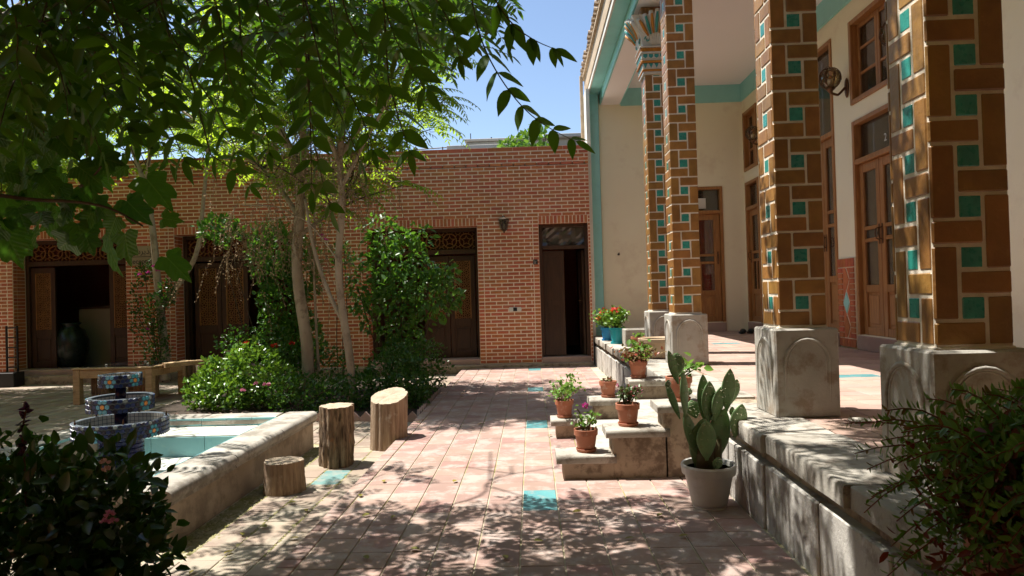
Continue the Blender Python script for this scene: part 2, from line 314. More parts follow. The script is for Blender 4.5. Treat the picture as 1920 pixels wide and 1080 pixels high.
def roundbar(name, mat, w, L, h, r0, r1, wear=0.0):
    "a coping stone, length along Y, its top edges rounded: r0 on the -X side, r1 on the +X side"
    k = (name, mat, round(w,3), round(L,2), round(h,3), r0, r1)
    if k in RB: return RB[k]
    p = [(-w/2,-h/2+.004),(-w/2+.004,-h/2)] if r0 < .03 else [(-w/2+r0*.35,-h/2),]
    p = p[::-1] if False else p
    P = [(w/2-.004,-h/2),(w/2,-h/2+.004)] if r1 < .03 else [(w/2-r1*.35,-h/2)]
    if r1 >= .03: P += [(w/2-r1+r1*math.cos(a), h/2-r1+r1*math.sin(a)) for a in np.linspace(-1.0,math.pi/2,8)]
    else: P += [(w/2-r1+r1*math.cos(a), h/2-r1+r1*math.sin(a)) for a in np.linspace(0,math.pi/2,4)]
    if r0 >= .03: P += [(-w/2+r0-r0*math.cos(a), h/2-r0+r0*math.sin(a)) for a in np.linspace(math.pi/2,-1.0,8)]
    else: P += [(-w/2+r0-r0*math.cos(a), h/2-r0+r0*math.sin(a)) for a in np.linspace(math.pi/2,0,4)]
    P += p; n = len(P); ns = max(2, int(L/.12)); R0 = random.Random(int(L*1000)+int(w*100)); vs = []; fs = []
    for i in range(ns+1):
        y = -L/2+L*i/ns; e = .004 if i in (0, ns) else 0
        for (x, z) in P: vs.append((x*(1-e*2)+R0.gauss(0,wear), y, z-e*(z > 0)+R0.gauss(0,wear*.6)))
    for i in range(ns):
        for j in range(n): fs.append((i*n+j, i*n+(j+1)%n, (i+1)*n+(j+1)%n, (i+1)*n+j))
    fs += [tuple(range(n))[::-1], tuple(ns*n+j for j in range(n))]
    g = G(); g.add(vs, fs); RB[k] = sharp(g.mesh(name, mat)); return RB[k]
PC = {}
def piece(kind, mat, sx, sy, sz, b=.004, smooth=False):
    "a shared bevelled block, centred on its origin"
    k = (kind, mat, round(sx,3), round(sy,3), round(sz,3), b)
    if k not in PC: PC[k] = G().box(-sx/2, sx/2, -sy/2, sy/2, -sz/2, sz/2, 0, b).mesh(kind, mat, smooth)
    return PC[k]
def put(name, me, loc, parent=None, rot=None, scale=None):
    o = bpy.data.objects.new(name, me)
    if rot is None and scale is None: o.location = loc
    else:
        m = Matrix.Translation(Vector(loc)) @ (rot.to_4x4() if rot is not None else Matrix.Identity(4))
        if scale is not None: m = m @ Matrix.Diagonal((*scale, 1))
        o.matrix_basis = m
    return link(o, parent)
def copy_tree(o, parent=None):
    c = o.copy(); COL.objects.link(c)
    if parent is not None: c.parent = parent; c.matrix_parent_inverse = o.matrix_parent_inverse.copy()
    for ch in list(o.children): copy_tree(ch, c)
    return c
def text_mesh(name, body, size, mat):
    cu = bpy.data.curves.new(name, 'FONT'); cu.body = body; cu.size = size; cu.extrude = .0012; cu.align_x = 'CENTER'
    o = bpy.data.objects.new(name, cu); COL.objects.link(o); bpy.context.view_layer.update()
    me = bpy.data.meshes.new_from_object(o.evaluated_get(bpy.context.evaluated_depsgraph_get())); me.materials.clear(); me.materials.append(MT[mat])
    bpy.data.objects.remove(o); return me
# ================================================================== SETTING
Yw, Ye, XR, ZT = 12.5, 13.1, 4.1, .51          # brick wall face, porch end wall, porch rear wall, terrace level
def xe(y): return 1.235-(y-4)*.0135            # terrace edge
tag(G().box(-260,260,-260,260,-1.2,-.42).obj('ground', 'earth'), kind='structure')
BED = [(-4.95,8.15),(-1.36,7.80),(-1.36,10.5),(-4.95,10.5)]
def inbed(x, y): return -4.95 < x < -1.36 and y > 8.15-(x+4.95)*.0975 and y < 10.5
def tile_field(root, name, mats, xs, ys, px, py, z, gap=(.010,.004), th=.03, skip=None, turq=None, nmax=300, b=.004, jit=.0012, stagger=0):
    cand = []
    for i, x in enumerate(xs):
        for j, y in enumerate(ys):
            X = x+px/2; Y = y+py/2+(stagger*(i % 2))
            if skip and skip(X, Y): continue
            d = Vector((X, Y, 0))-Vector((0,0,CAMZ)); vis = Y > 2.9 and abs(X/Y) < .80
            cand.append((0 if vis else 1, d.length, X, Y))
    cand.sort(); g = G(); n = 0
    for vis, d, X, Y in cand:
        tq = turq and turq(X, Y); zz = z-th/2+random.uniform(-jit, jit); t = (random.uniform(-1,1)*.0045, random.uniform(-1,1)*.0045)
        if (not vis and n < nmax) or tq:
            o = put(name, piece(name, mats[1] if tq else mats[0], px-gap[0], py-gap[1], th, b), (X, Y, zz), root); o.rotation_euler = (t[0], t[1], 0); n += 1
        else: g.box(X-px/2+gap[0]/2, X+px/2-gap[0]/2, Y-py/2+gap[1]/2, Y+py/2-gap[1]/2, zz-th/2, zz+th/2)
    if g.v: g.obj(name, mats[0], root, kind='stuff')
# ---- raised walkway
wk = tag(G().box(-1.285, 1.30, -3, 12.32, -.42, -.0065).obj('walkway', 'grout'), kind='structure')
PX, PY = .2185, .2115
turq_rows = lambda Y: int(math.floor((Y-4.136)/PY+.001)) % 12 in (0,1)
tile_field(wk, 'floor_tile', ('tile','tile_turq'), [-.094+PX*k for k in range(-5,6)], [4.136+PY*k for k in range(-10,39)], PX, PY, 0,
    skip=lambda X,Y: X > xe(Y)-.05, turq=lambda X,Y: abs(X-.015) < .02 and turq_rows(Y), gap=(.009,.004), b=.002, jit=.0006)
tile_field(wk, 'border_brick', ('tile','tile'), [-1.292], [3.0+.1057*k for k in range(-8,88)], .101, .1057, .002, gap=(.004,.006), nmax=90)
# ---- lower courtyard
ct = tag(G().box(-16, -1.285, -3, 12.32, -.42, -.1065).obj('courtyard_paving', 'grout'), kind='structure')
PZ = (-4.12,-2.08,3.86,6.56)
tile_field(ct, 'paving_tile', ('tile_old','turq_faded'), [-1.30-PX*k for k in range(1,62)], [5.175+PY*k for k in range(-16,34)], PX, PY, -.10,
    skip=lambda X,Y: inbed(X,Y) or (PZ[0] < X < PZ[1]+.17 and PZ[2]-.15 < Y < PZ[3]+.1), turq=lambda X,Y: abs(X+1.63) < .06 and 5.17 < Y < 5.6, gap=(.011,.006), b=.003, jit=.0018)
# moss grown along the foot of the pool: small real tufts
mv, mf = [], []
for k in range(2600):
    a = random.random(); y = random.uniform(3.75, 6.5); x = -2.115+abs(random.gauss(0,.07)); 
    if k % 3 == 0: x = -1.30-PX*random.choice((1,2,3))+random.gauss(0,.008)
    if k % 7 == 0: x = -1.30+random.gauss(-.02,.012); y = random.uniform(3.3,7.5)
    r = random.uniform(.006,.016); z = -.104; b = len(mv)
    for q in range(5): mv.append((x+r*math.cos(q*1.2566), y+r*math.sin(q*1.2566), z))
    mv.append((x, y, z+r*random.uniform(.35,.8)))
    for q in range(5): mf.append((b+q, b+(q+1)%5, b+5))
npobj('moss', mv, mf, 'moss', kind='stuff', smooth=True)
# ---- terrace: a body, wall panels, coping stones, floor tiles
tr = tag(G().prism([(xe(-3)+.045,-3),(XR+.4,-3),(XR+.4,Ye),(xe(Ye)+.045,Ye)], -.42, ZT-.016).obj('terrace', 'stone_warm'), kind='structure')
def wall_run(y0, y1, step):
    y = y0
    while y < y1-.05:
        L = min(step*random.uniform(.82,1.15), y1-y); x = xe(y+L/2)
        put('wall_panel', piece('wall_panel', 'stone_panel', .07, round(L-.012,2), .36, .007), (x+.025+random.uniform(-.004,.004), y+L/2, .165), tr)
        y += L
wall_run(-.6, 4.78, .62); wall_run(6.44, 12.4, .62)
def cope_run(y0, y1, step):
    y = y0
    while y < y1-.05:
        L = min(step*random.uniform(.8,1.2), y1-y); x = xe(y+L/2); w = .40
        o = put('coping_stone', roundbar('coping_stone', 'stone', w, round(L-.008,2), .10, .014, .006, .0011), (x-.025+w/2, y+L/2, ZT-.047+random.uniform(-.003,.003)), tr); o.rotation_euler.z = -.0135+random.uniform(-.004,.004)
        y += L
cope_run(-.8, 4.79, .9); cope_run(6.42, 12.42, .9)
for i in range(3): put('coping_stone', roundbar('coping_stone', 'stone', .40, .45, .10, .014, .006, .0011), (xe(5.6)+.20, 5.05+.23+i*.455, ZT-.047), tr)
tile_field(tr, 'terrace_tile', ('terr_tile','tile_turq'), [1.62+.2*k for k in range(-1,13)], [2.0+.2*k for k in range(-8,56)], .2, .2, ZT, gap=(.006,.006),
    skip=lambda X,Y: X < xe(Y)+.47 or X > XR+.02 or Y > Ye, turq=lambda X,Y: 2.6 < X < 3.05 and 5.95 < Y < 6.25 or 2.6 < X < 3.05 and 9.9 < Y < 10.2, b=.003)
G().box(xe(0)+.34, 1.9, -.8, 12.9, ZT-.05, ZT-.012).obj('grout_bed', 'grout', tr)
# ---- steps
st = thing('staircase', 'short stone staircase with stepped cheek walls leading up to the columned terrace', 'staircase', (.7, 5.6, 0))
for yc in (4.80, 6.18):
    t = .25 if yc < 5 else .23
    for (x0, x1, h) in ((.165,.555,.17), (.515,.93,.345), (.875,1.235,.51)):
        g = G(); g.box(x0+.02, x1+(.02 if h > .5 else .0), yc+.012, yc+t-.01, -.02, h-.052, 0, .012)
        if h > .3: g.box(x1, 1.25, yc+.018, yc+t-.016, -.02, h-.20, 0, .01)
        g.obj('cheek_block', 'stone_warm', st)
        o = put('coping_slab', roundbar('coping_slab', 'stone', t+.04, x1-x0+.03, .058, .020, .020, .0013), ((x0+x1)/2-.01, yc+t/2, h-.029), st); o.rotation_euler.z = math.pi/2
for i, (x0, h) in enumerate(((.40,.165),(.78,.337))):
    G().box(x0, 1.26, 5.05, 6.18, -.02, h-.035).obj('riser', 'stone', st)
    G().box(x0-.025, x0+.43, 5.053, 6.177, h-.034, h, 0, .006).obj('tread', 'stone_ped', st)
G().box(1.20, 1.24, 5.04, 6.19, .30, ZT-.10).obj('riser', 'stone', st)
# ================================================================== COLUMNS
CW = .29; U = CW/3
def face_pieces(z0, z1, kind):
    out = []; z = z0
    if kind == 0:
        while z < z1-.02:
            for u0,u1,v0,v1,c in ((0,1,1,3,0),(1,3,2,3,0),(1,2,1,2,1),(2,3,0,2,0),(0,2,0,1,0)): out.append((u0*U,u1*U,z+v0*U,z+v1*U,c))
            z += CW
    else:
        h = .0955
        while z < z1-.02:
            for u0,u1,v0,v1,c in ((0,1,1,4,0),(1,2,1,2,1),(1,3,2,3,0),(1,2,3,4,1),(2,3,-1,2,0),(0,2,0,1,0)): out.append((u0*U,u1*U,z+v0*h,z+v1*h,c))
            z += 4*h
    r = []
    for u0,u1,a,b,c in out:
        a = max(a, z0); b = min(b, z1)
        if b-a > .025: r.append((u0,u1,a,b,c))
    return r
def capital(root, cx, cy, zb):
    g = G(); W2 = CW/2; z = zb
    def ring(h, o, mi): g.box(cx-W2-o, cx+W2+o, cy-W2-o, cy+W2+o, z+h[0], z+h[1], mi, .006)
    ring((0,.035), .025, 0); ring((.035,.06), .035, 1); ring((.06,.14), .030, 0); ring((.14,.165), .05, 1); ring((.165,.185), .04, 0); ring((.185,.25), .045, 0); ring((.25,.275), .06, 0); ring((.275,.325), .05, 1); ring((.325,.345), .065, 0)
    g.obj('capital_band', ['glaze_white','orange'], root)
    g = G()
    for a in range(4):
        ca, sa = math.cos(a*math.pi/2), math.sin(a*math.pi/2)
        def P(u, d, h): return (cx+u*ca-d*sa, cy+u*sa+d*ca, z+h)
        for k in range(5):
            u = (k-2)*.07
            g.add([P(u-.028,-W2-.047,.215), P(u,-W2-.052,.190), P(u+.028,-W2-.047,.215), P(u+.026,-W2-.047,.245), P(u-.026,-W2-.047,.245), P(u,-W2-.030,.22)], [(0,1,2,3,4)]+[(5,i,(i+1)%5) for i in range(5)], 0)
            g.add([P(u-.028,-W2-.032,.135), P(u,-W2-.038,.07), P(u+.028,-W2-.032,.135), P(u,-W2-.02,.10)], [(0,1,2),(3,0,1),(3,1,2),(3,0,2)], 0)
        for k in range(9): g.box(0,0,0,0,0,0) if False else g.add([P(-.16+k*.04,-W2-.052,.28), P(-.14+k*.04,-W2-.052,.28), P(-.13+k*.04,-W2-.060,.32), P(-.15+k*.04,-W2-.060,.32), P(-.145+k*.04,-W2-.045,.30)], [(0,1,2,3),(4,0,1),(4,1,2),(4,2,3),(4,3,0)], 1)
    g.obj('capital_frieze', ['tealg','orange'], root)
    # flared shell palmettes
    core = G(); prof = ((.345,.0),(.45,.02),(.55,.06),(.64,.115),(.70,.15))
    vs, fs = [], []
    for h, o in prof:
        w = W2+.02+o; vs += [(cx-w,cy-w,z+h),(cx+w,cy-w,z+h),(cx+w,cy+w,z+h),(cx-w,cy+w,z+h)]
    for i in range(len(prof)-1):
        for j in range(4): fs.append((i*4+j, i*4+(j+1)%4, (i+1)*4+(j+1)%4, (i+1)*4+j))
    fs.append((16,17,18,19)); core.add(vs, fs); core.obj('capital_core', 'glaze_white', root)
    for a in range(4):
        ca, sa = math.cos(a*math.pi/2), math.sin(a*math.pi/2); pet = G(); bead = G()
        def P(u, d, h): return (cx+u*ca-d*sa, cy+u*sa+d*ca, z+h)
        for k in range(7):
            f = (k-3)/3; L = .40-.10*abs(f)**1.5; pts = []; pb = []
            for t in np.linspace(0,1,6):
                u = f*(.05+.19*t**1.25); h = .35+L*t**.9; d = -(W2+.03+.16*(t**1.8)*(h-.3)/.42); pts.append(P(u,d,h)); pb.append(P(u,d-.016,h))
            pet.tube(pts, [.018,.023,.029,.036,.043,.026], 8, 0); bead.tube([P(f*(.05+.19*t**1.25), -(W2+.03+.16*(t**1.8)*(.35+L*t**.9-.3)/.42)-.036, .35+L*t**.9) for t in (.35,.55,.75,.92)], [.010,.018,.022,.014], 7, 0 if k % 2 else 1)
        for sgn in (-1,1):
            sp = [P(sgn*(.11+.035*math.cos(q)*(1-q/9)), -W2-.055, .43+.045*math.sin(q)*(1-q/9)) for q in np.linspace(0,6.5,12)]; bead.tube(sp, .008, 5, 0)
        pet.obj('palmette', 'glaze_white', root, smooth=True); bead.obj('palmette_inlay', ['tealg','orange'], root, smooth=True)
    ab = G(); ab.box(cx-W2-.03,cx+W2+.03,cy-W2-.03,cy+W2+.03,z+.70,4.895); ab.obj('abacus', 'ochre', root)
    fl = G()
    for k in range(9):
        for (dx,dy) in ((1,0),(-1,0),(0,1),(0,-1)):
            q = (k-4)*.038
            if dx: fl.box(cx+dx*(W2+.03)-.008,cx+dx*(W2+.03)+.008,cy+q-.016,cy+q+.016,z+.71,4.885,0,.004)
            else: fl.box(cx+q-.016,cx+q+.016,cy+dy*(W2+.03)-.008,cy+dy*(W2+.03)+.008,z+.71,4.885,0,.004)
    fl.obj('abacus_brick', 'ochre', root, kind='stuff')
def column(yc, kind, zvis, label, cap=False):
    cx = 1.657; t = thing('column', label, 'column', (cx, yc, ZT), 'glazed brick columns of the porch')
    zp, zt = ZT+.54, (4.05 if cap else 4.89)
    pd = G(); w = .192; pd.box(cx-w, cx+w, yc-w, yc+w, ZT, zp, 0, .010); ped = pd.obj('pedestal', 'stone_ped', t)
    for a in range(4):
        ca, sa = math.cos(a*math.pi/2), math.sin(a*math.pi/2); pts = []
        for q in np.linspace(0, math.pi, 13): pts.append((.135*math.cos(q), .33+.145*math.sin(q)))
        pts = [(.135,.05)]+pts+[(-.135,.05)]
        g = G(); g.tube([(cx+u*ca+(w-.001)*sa, yc+u*sa-(w-.001)*ca, ZT+h) for u,h in pts], .011, 6); g.tube([(cx+u*.84*ca+(w-.002)*sa, yc+u*.84*sa-(w-.002)*ca, ZT+.02+h*.93) for u,h in pts], .006, 5)
        g.obj('arch_moulding', 'stone_ped', ped, smooth=True)
    ci = CW/2-.0045; G().box(cx-ci, cx+ci, yc-ci, yc+ci, zp, zt).obj('mortar_core', 'cmortar', t)
    G().box(cx-CW/2-.004, cx+CW/2+.004, yc-CW/2-.004, yc+CW/2+.004, zp-.004, zp+.010, 0, .004).obj('mortar_bed', 'cmortar', t)
    rest = G(); th = .016; j = .0115
    for a in range(4):
        ca, sa = math.cos(a*math.pi/2), math.sin(a*math.pi/2); side = a % 2 == 1
        for (u0,u1,z0,z1,c) in face_pieces(zp+.012+(.0 if not side else .0), zt, kind):
            if side:                                   # flanks butt against the front and back slabs
                k = (CW-2*th-.002)/CW; u0, u1 = (u0-CW/2)*k+CW/2, (u1-CW/2)*k+CW/2
            jj = .5*j; uu0 = u0+(jj if u0 > .01 and not side or side and u0 > .03 else .001); uu1 = u1-(jj if u1 < CW-.03 else .001)
            zz0, zz1 = z0+jj, z1-jj; um = (uu0+uu1)/2-CW/2; d = CW/2-th/2+random.uniform(-.0015,.0015)
            if c: d -= .002
            X = cx+um*ca+d*sa; Y = yc+um*sa-d*ca
            seen = a in (0,3) and z0 < zvis
            if seen:
                sx, sy = round(uu1-uu0,3), th
                me = piece('turquoise_tile' if c else 'glazed_brick', 'jade' if c else 'ochre', sx, sy, round(zz1-zz0,3), .0055)
                o = put('turquoise_tile' if c else 'glazed_brick', me, (X, Y, (zz0+zz1)/2), t); o.rotation_euler = (random.uniform(-.006,.006), random.uniform(-.004,.004), a*math.pi/2+random.uniform(-.008,.008))
            else:
                hw = (uu1-uu0)/2
                if side: rest.box(X-th/2, X+th/2, Y-hw, Y+hw, zz0, zz1, c, .004)
                else: rest.box(X-hw, X+hw, Y-th/2, Y+th/2, zz0, zz1, c, .004)
    rest.obj('glazed_brick', ['ochre','jade'], t, kind='stuff')
    if cap: capital(t, cx, yc, zt)
column(8.815, 1, 4.1, 'slimmest looking brick column, showing its painted shell capital, farthest along the terrace', True)
column(7.455, 0, 4.6, 'ochre and turquoise brick column beside the beige basin, second from the far end')
column(4.38, 0, 3.4, 'ochre brick column on a grey pedestal just behind the potted cactus')
column(2.755, 1, 2.7, 'nearest ochre brick column, large and dark, behind the reddish green bush')
# ================================================================== PORCH BUILDING
g = G(); g.box(-14,1.2,-1.0,-.7,-.42,6.4); g.box(1.2,4.6,-1.0,-.75,ZT,5.2); g.box(-14.3,-14,-5.3,16,-.42,5.5); tag(g.obj('unseen_shade_wall', 'brick'), kind='structure')  # walls out of view, added to block sky light from behind and left
hs = thing('porch_building', 'cream plastered porch building with turquoise beam, wooden doors and tiled eave', 'building', (XR, 9, ZT))
def wall_with_holes(g, u0, u1, w0, w1, d0, d1, holes, mi=0):
    us = sorted({u0,u1,*[h[0] for h in holes],*[h[1] for h in holes]}); us = [u for u in us if u0 <= u <= u1]
    for a, b in zip(us, us[1:]):
        hh = sorted([(h[2],h[3]) for h in holes if h[0] <= a+1e-6 and h[1] >= b-1e-6]); z = w0
        for p, q in hh:
            if p > z: g.box(a, b, d0, d1, z, p, mi)
            z = max(z, q)
        if z < w1: g.box(a, b, d0, d1, z, w1, mi)
fr = lambda u, d, w: (XR-d, u, w)          # rear wall: u along Y, d out of the wall (-X)
fe = lambda u, d, w: (u, Ye-d, w)          # end wall:  u along X, d out of the wall (-Y)
DOORS = [(7.62,8.70,.69,3.36),(9.22,10.15,.69,4.62),(12.28,13.02,.69,3.30)]; WINS = [(7.62,8.70,3.57,4.62),(12.28,13.02,3.51,4.62)]
g = G(fr); wall_with_holes(g, -2, Ye+.3, ZT-.02, 5.2, -.25, 0, DOORS+WINS); g.obj('rear_wall', 'cream', hs)
g = G(fe); wall_with_holes(g, 1.38, XR-.001, ZT-.02, 5.2, -.25, 0, [(2.80,3.68,.69,3.27)]); g.obj('end_wall', 'cream', hs)
G().box(1.166, 1.36, Ye-.14, Ye+.25, ZT-.02, 5.085).obj('pilaster', 'aqua', hs)
G().box(1.10, 1.165, Yw+.12, Ye+.25, ZT, 5.085).obj('wall_return', 'white', hs)
# turquoise eave soffit, beam face, pink beam soffit, recessed ceiling with turquoise cove
G().box(1.20, 1.396, -2, Ye+.4, 5.09, 5.13).obj('eave_soffit', 'aqua', hs)
G().box(1.397, 1.425, -2, Ye-.001, 4.905, 5.089, 0, .004).obj('beam_face', 'aqua', hs)
G().box(1.426, 1.78, -2, Ye-.001, 4.9, 5.6).obj('beam', 'pink', hs)
G().box(1.781, 1.80, -2, Ye-.001, 4.902, 5.19).obj('beam_inner_face', 'aqua', hs)
G().box(1.781, XR+.2, -2, Ye+.2, 5.20, 5.4).obj('ceiling', 'pink', hs)
G().box(1.801, XR-.001, Ye-.03, Ye-.001, 4.87, 5.199).obj('cove', 'aqua', hs)
G().box(XR-.03, XR-.001, -2, Ye-.031, 4.87, 5.199).obj('cove', 'aqua', hs)
G().box(1.17, 1.199, -2, Ye+.4, 5.085, 5.18, 0, .004).obj('fascia', 'white', hs)
G().box(1.155, 1.199, -2, Ye+.41, 5.182, 5.50, 0, .004).obj('eave_course', 'roof_tile', hs)
G().prism([(1.45,-2),(4.5,-2),(4.5,Ye+.45),(1.45,Ye+.45)], 5.61, 5.70).obj('roof_slab', 'concrete', hs)
G().box(1.11, 1.30, -2, Ye+.42, 5.501, 5.54).obj('eave_board', 'roof_tile', hs)
rt = G()
for (q0, q1) in zip(np.linspace(0,math.pi,7), np.linspace(0,math.pi,7)[1:]):
    for (r0, r1) in ((.062,.050),):
        pts = [(r*math.cos(q), r*math.sin(q)) for r, q in ((r0,q0),(r0,q1),(r1,q1),(r1,q0))]
        rt.add([(x,y,z) for x in (-.22,.22) for y,z in pts], [(0,1,2,3),(7,6,5,4),(0,4,5,1),(2,6,7,3),(1,5,6,2),(0,3,7,4)])
rtm = rt.mesh('roof_tile', 'roof_tile')
y = Ye+.40
while y > 1.5:
    o = put('roof_tile', rtm, (1.29+random.uniform(-.018,.018), y, 5.60+random.uniform(-.008,.008)), hs); o.rotation_euler = (0, .16, random.uniform(-.03,.03))
    o = put('roof_tile', rtm, (1.33+random.uniform(-.01,.01), y-.095, 5.575), hs); o.rotation_euler = (math.pi, .16, random.uniform(-.03,.03))
    y -= .19
dp = thing('drainpipe', 'narrow beige drainpipe under the far end of the tiled eave', 'pipe', (1.06, Ye, 4.2))
G().box(1.035,1.095,Ye+.0,Ye+.06,4.22,5.48,0,.008).obj('pipe', 'roof_tile', dp); G().box(1.03,1.10,Ye-.005,Ye+.065,4.70,4.73,0,.004).obj('bracket', 'roof_tile', dp)
def glazed_door(frame, u0, u1, z0, z1, zt, leaves, curtain, root, paper=False, number=None):
    "wood frame; leaves with stiles, rails, panes and a bottom panel; glazed transom above zt; a curtain behind"
    F = G(frame); f = .055
    F.box(u0,u0+f,-.12,.02,z0,z1,0,.005); F.box(u1-f,u1,-.12,.02,z0,z1,0,.005); F.box(u0+f,u1-f,-.12,.018,z1-f,z1,0,.005); F.box(u0+f,u1-f,-.11,.016,zt-.03,zt+.035,0,.005)
    door = F.obj('door', 'wood', root)
    g = G(frame); g.box(u0+f,u1-f,-.075,-.069,zt+.035,z1-f); g.obj('transom_pane', 'glass', door)
    n = leaves; w = (u1-u0-2*f)/n
    for k in range(n):
        a = u0+f+k*w+.004; b = a+w-.008; s = .085 if n > 1 else .12; L = G(frame); top = zt-.032
        L.box(a,a+s,-.085,-.035,z0,top,0,.005); L.box(b-s,b,-.085,-.035,z0,top,0,.005)
        h = top-z0; zs = [z0+.10, z0+h*.27, z0+h*.55, z0+h*.62, top-.11]
        for zz, hh in ((z0+.05,.10),(zs[1],.09),(zs[2],.045),(zs[3],.045),(top-.055,.11)): L.box(a+s,b-s,-.083,-.037,zz-hh/2,zz+hh/2,0,.004)
        if n == 1: L.box((a+b)/2-.02,(a+b)/2+.02,-.08,-.04,zs[1],zs[2],0,.004)
        L.box(a+s,b-s,-.072,-.058,z0+.1,zs[1]-.045); L.box(a+s+.035,b-s-.035,-.06,-.046,z0+.14,zs[1]-.08,0,.008)
        L.obj('leaf', 'wood', door)
        for zz0, zz1, m in ((zs[1]+.045,zs[2]-.022,'glass'),(zs[2]+.022,zs[3]-.022,'glass_green'),(zs[3]+.022,top-.11,'glass')):
            g = G(frame); g.box(a+s,b-s,-.064,-.058,zz0,zz1); g.obj('pane', m, door)
    um = (u0+u1)/2; g = G(frame)
    for sg in ((-1,1) if n > 1 else (1,)):
        uu = um+sg*.035 if n > 1 else u1-f-.05
        g.tube([(uu,-.03,z0+1.30),(uu,.012,z0+1.28),(uu,.02,z0+1.22),(uu,.004,z0+1.17),(uu,-.033,z0+1.15)], .007, 6); g.box(uu-.014,uu+.014,-.036,-.028,z0+1.10,z0+1.34,0,.003)
    g.obj('handle', 'bronze', door)
    c = G(frame); nn = 40; vs = [];
    for i in range(nn+1):
        u = u0+f+(u1-u0-2*f)*i/nn; d = -.11+.015*math.sin(i*1.35)+.008*math.sin(i*3.1)
        vs += [(u,d,z0+.4),(u,d,(zt if not paper else zt-.1))]
    c.add(vs, [(2*i,2*i+2,2*i+3,2*i+1) for i in range(nn)]); c.obj('curtain', curtain, door, smooth=True)
    bk = G(frame); bk.box(u0-.01,u1+.01,-.30,-.26,z0-.1,z1+.05); bk.obj('room_shade_panel', 'dark', door)  # flat dark panel painting in the unlit room behind the curtain
    if paper: p = G(frame); p.box(u0+.32,u0+.58,-.068,-.064,zt+.08,zt+.28); p.obj('paper_sheet', 'white', door)
    if number:
        o = link(bpy.data.objects.new('house_number', text_mesh('house_number', number, .13, 'paint_white')), door); o.matrix_basis = Matrix.Translation((XR+.064, 8.05, 2.98)) @ Matrix(((0,0,-1,0),(-1,0,0,0),(0,1,0,0),(0,0,0,1)))
    th = G(frame); th.box(u0-.0,u1+.0,-.10,.035,z0-.19,z0-.012,0,.006); th.obj('threshold', 'terr_tile', door)
    return door
glazed_door(fr, *DOORS[0][:2], .69, 3.36, 2.84, 2, 'curtain_grey', hs, number='2')
glazed_door(fr, *DOORS[1][:2], .69, 4.62, 3.36, 2, 'curtain_red', hs)
glazed_door(fr, *DOORS[2][:2], .69, 3.30, 2.80, 1, 'curtain_red', hs)
glazed_door(fe, 2.80, 3.68, .69, 3.27, 2.78, 1, 'curtain_red', hs, paper=True)
def casement(frame, u0, u1, z0, z1, root):
    F = G(frame); f = .06
    F.box(u0,u0+f,-.14,.025,z0,z1,0,.005); F.box(u1-f,u1,-.14,.025,z0,z1,0,.005); F.box(u0+f,u1-f,-.14,.023,z0,z0+f,0,.005); F.box(u0+f,u1-f,-.14,.023,z1-f,z1,0,.005)
    wn = F.obj('window', 'wood', root); um = (u0+u1)/2; S_ = G(frame)
    for a, b in ((u0+f,um-.003),(um+.003,u1-f)):
        S_.box(a,a+.05,-.10,-.06,z0+f,z1-f,0,.004); S_.box(b-.05,b,-.10,-.06,z0+f,z1-f,0,.004)
        for zz in (z0+f+.025, z1-f-.025): S_.box(a+.05,b-.05,-.098,-.062,zz-.025,zz+.025,0,.004)
        for k in (1,2): zz = z0+f+(z1-z0-2*f)*k/3; S_.box(a+.05,b-.05,-.095,-.065,zz-.016,zz+.016,0,.003)
        for k in range(3):
            q = (z1-z0-2*f)/3; gg = G(frame); gg.box(a+.05,b-.05,-.083,-.078,z0+f+q*k+(.05 if k == 0 else .016),z0+f+q*(k+1)-(.05 if k == 2 else .016)); gg.obj('pane', 'glass', wn)
    S_.obj('sash', 'wood', wn); c = G(frame); c.box(u0,u1,-.22,-.20,z0,z1); c.obj('curtain', 'curtain_grey', wn)
for w in WINS: casement(fr, *w, hs)
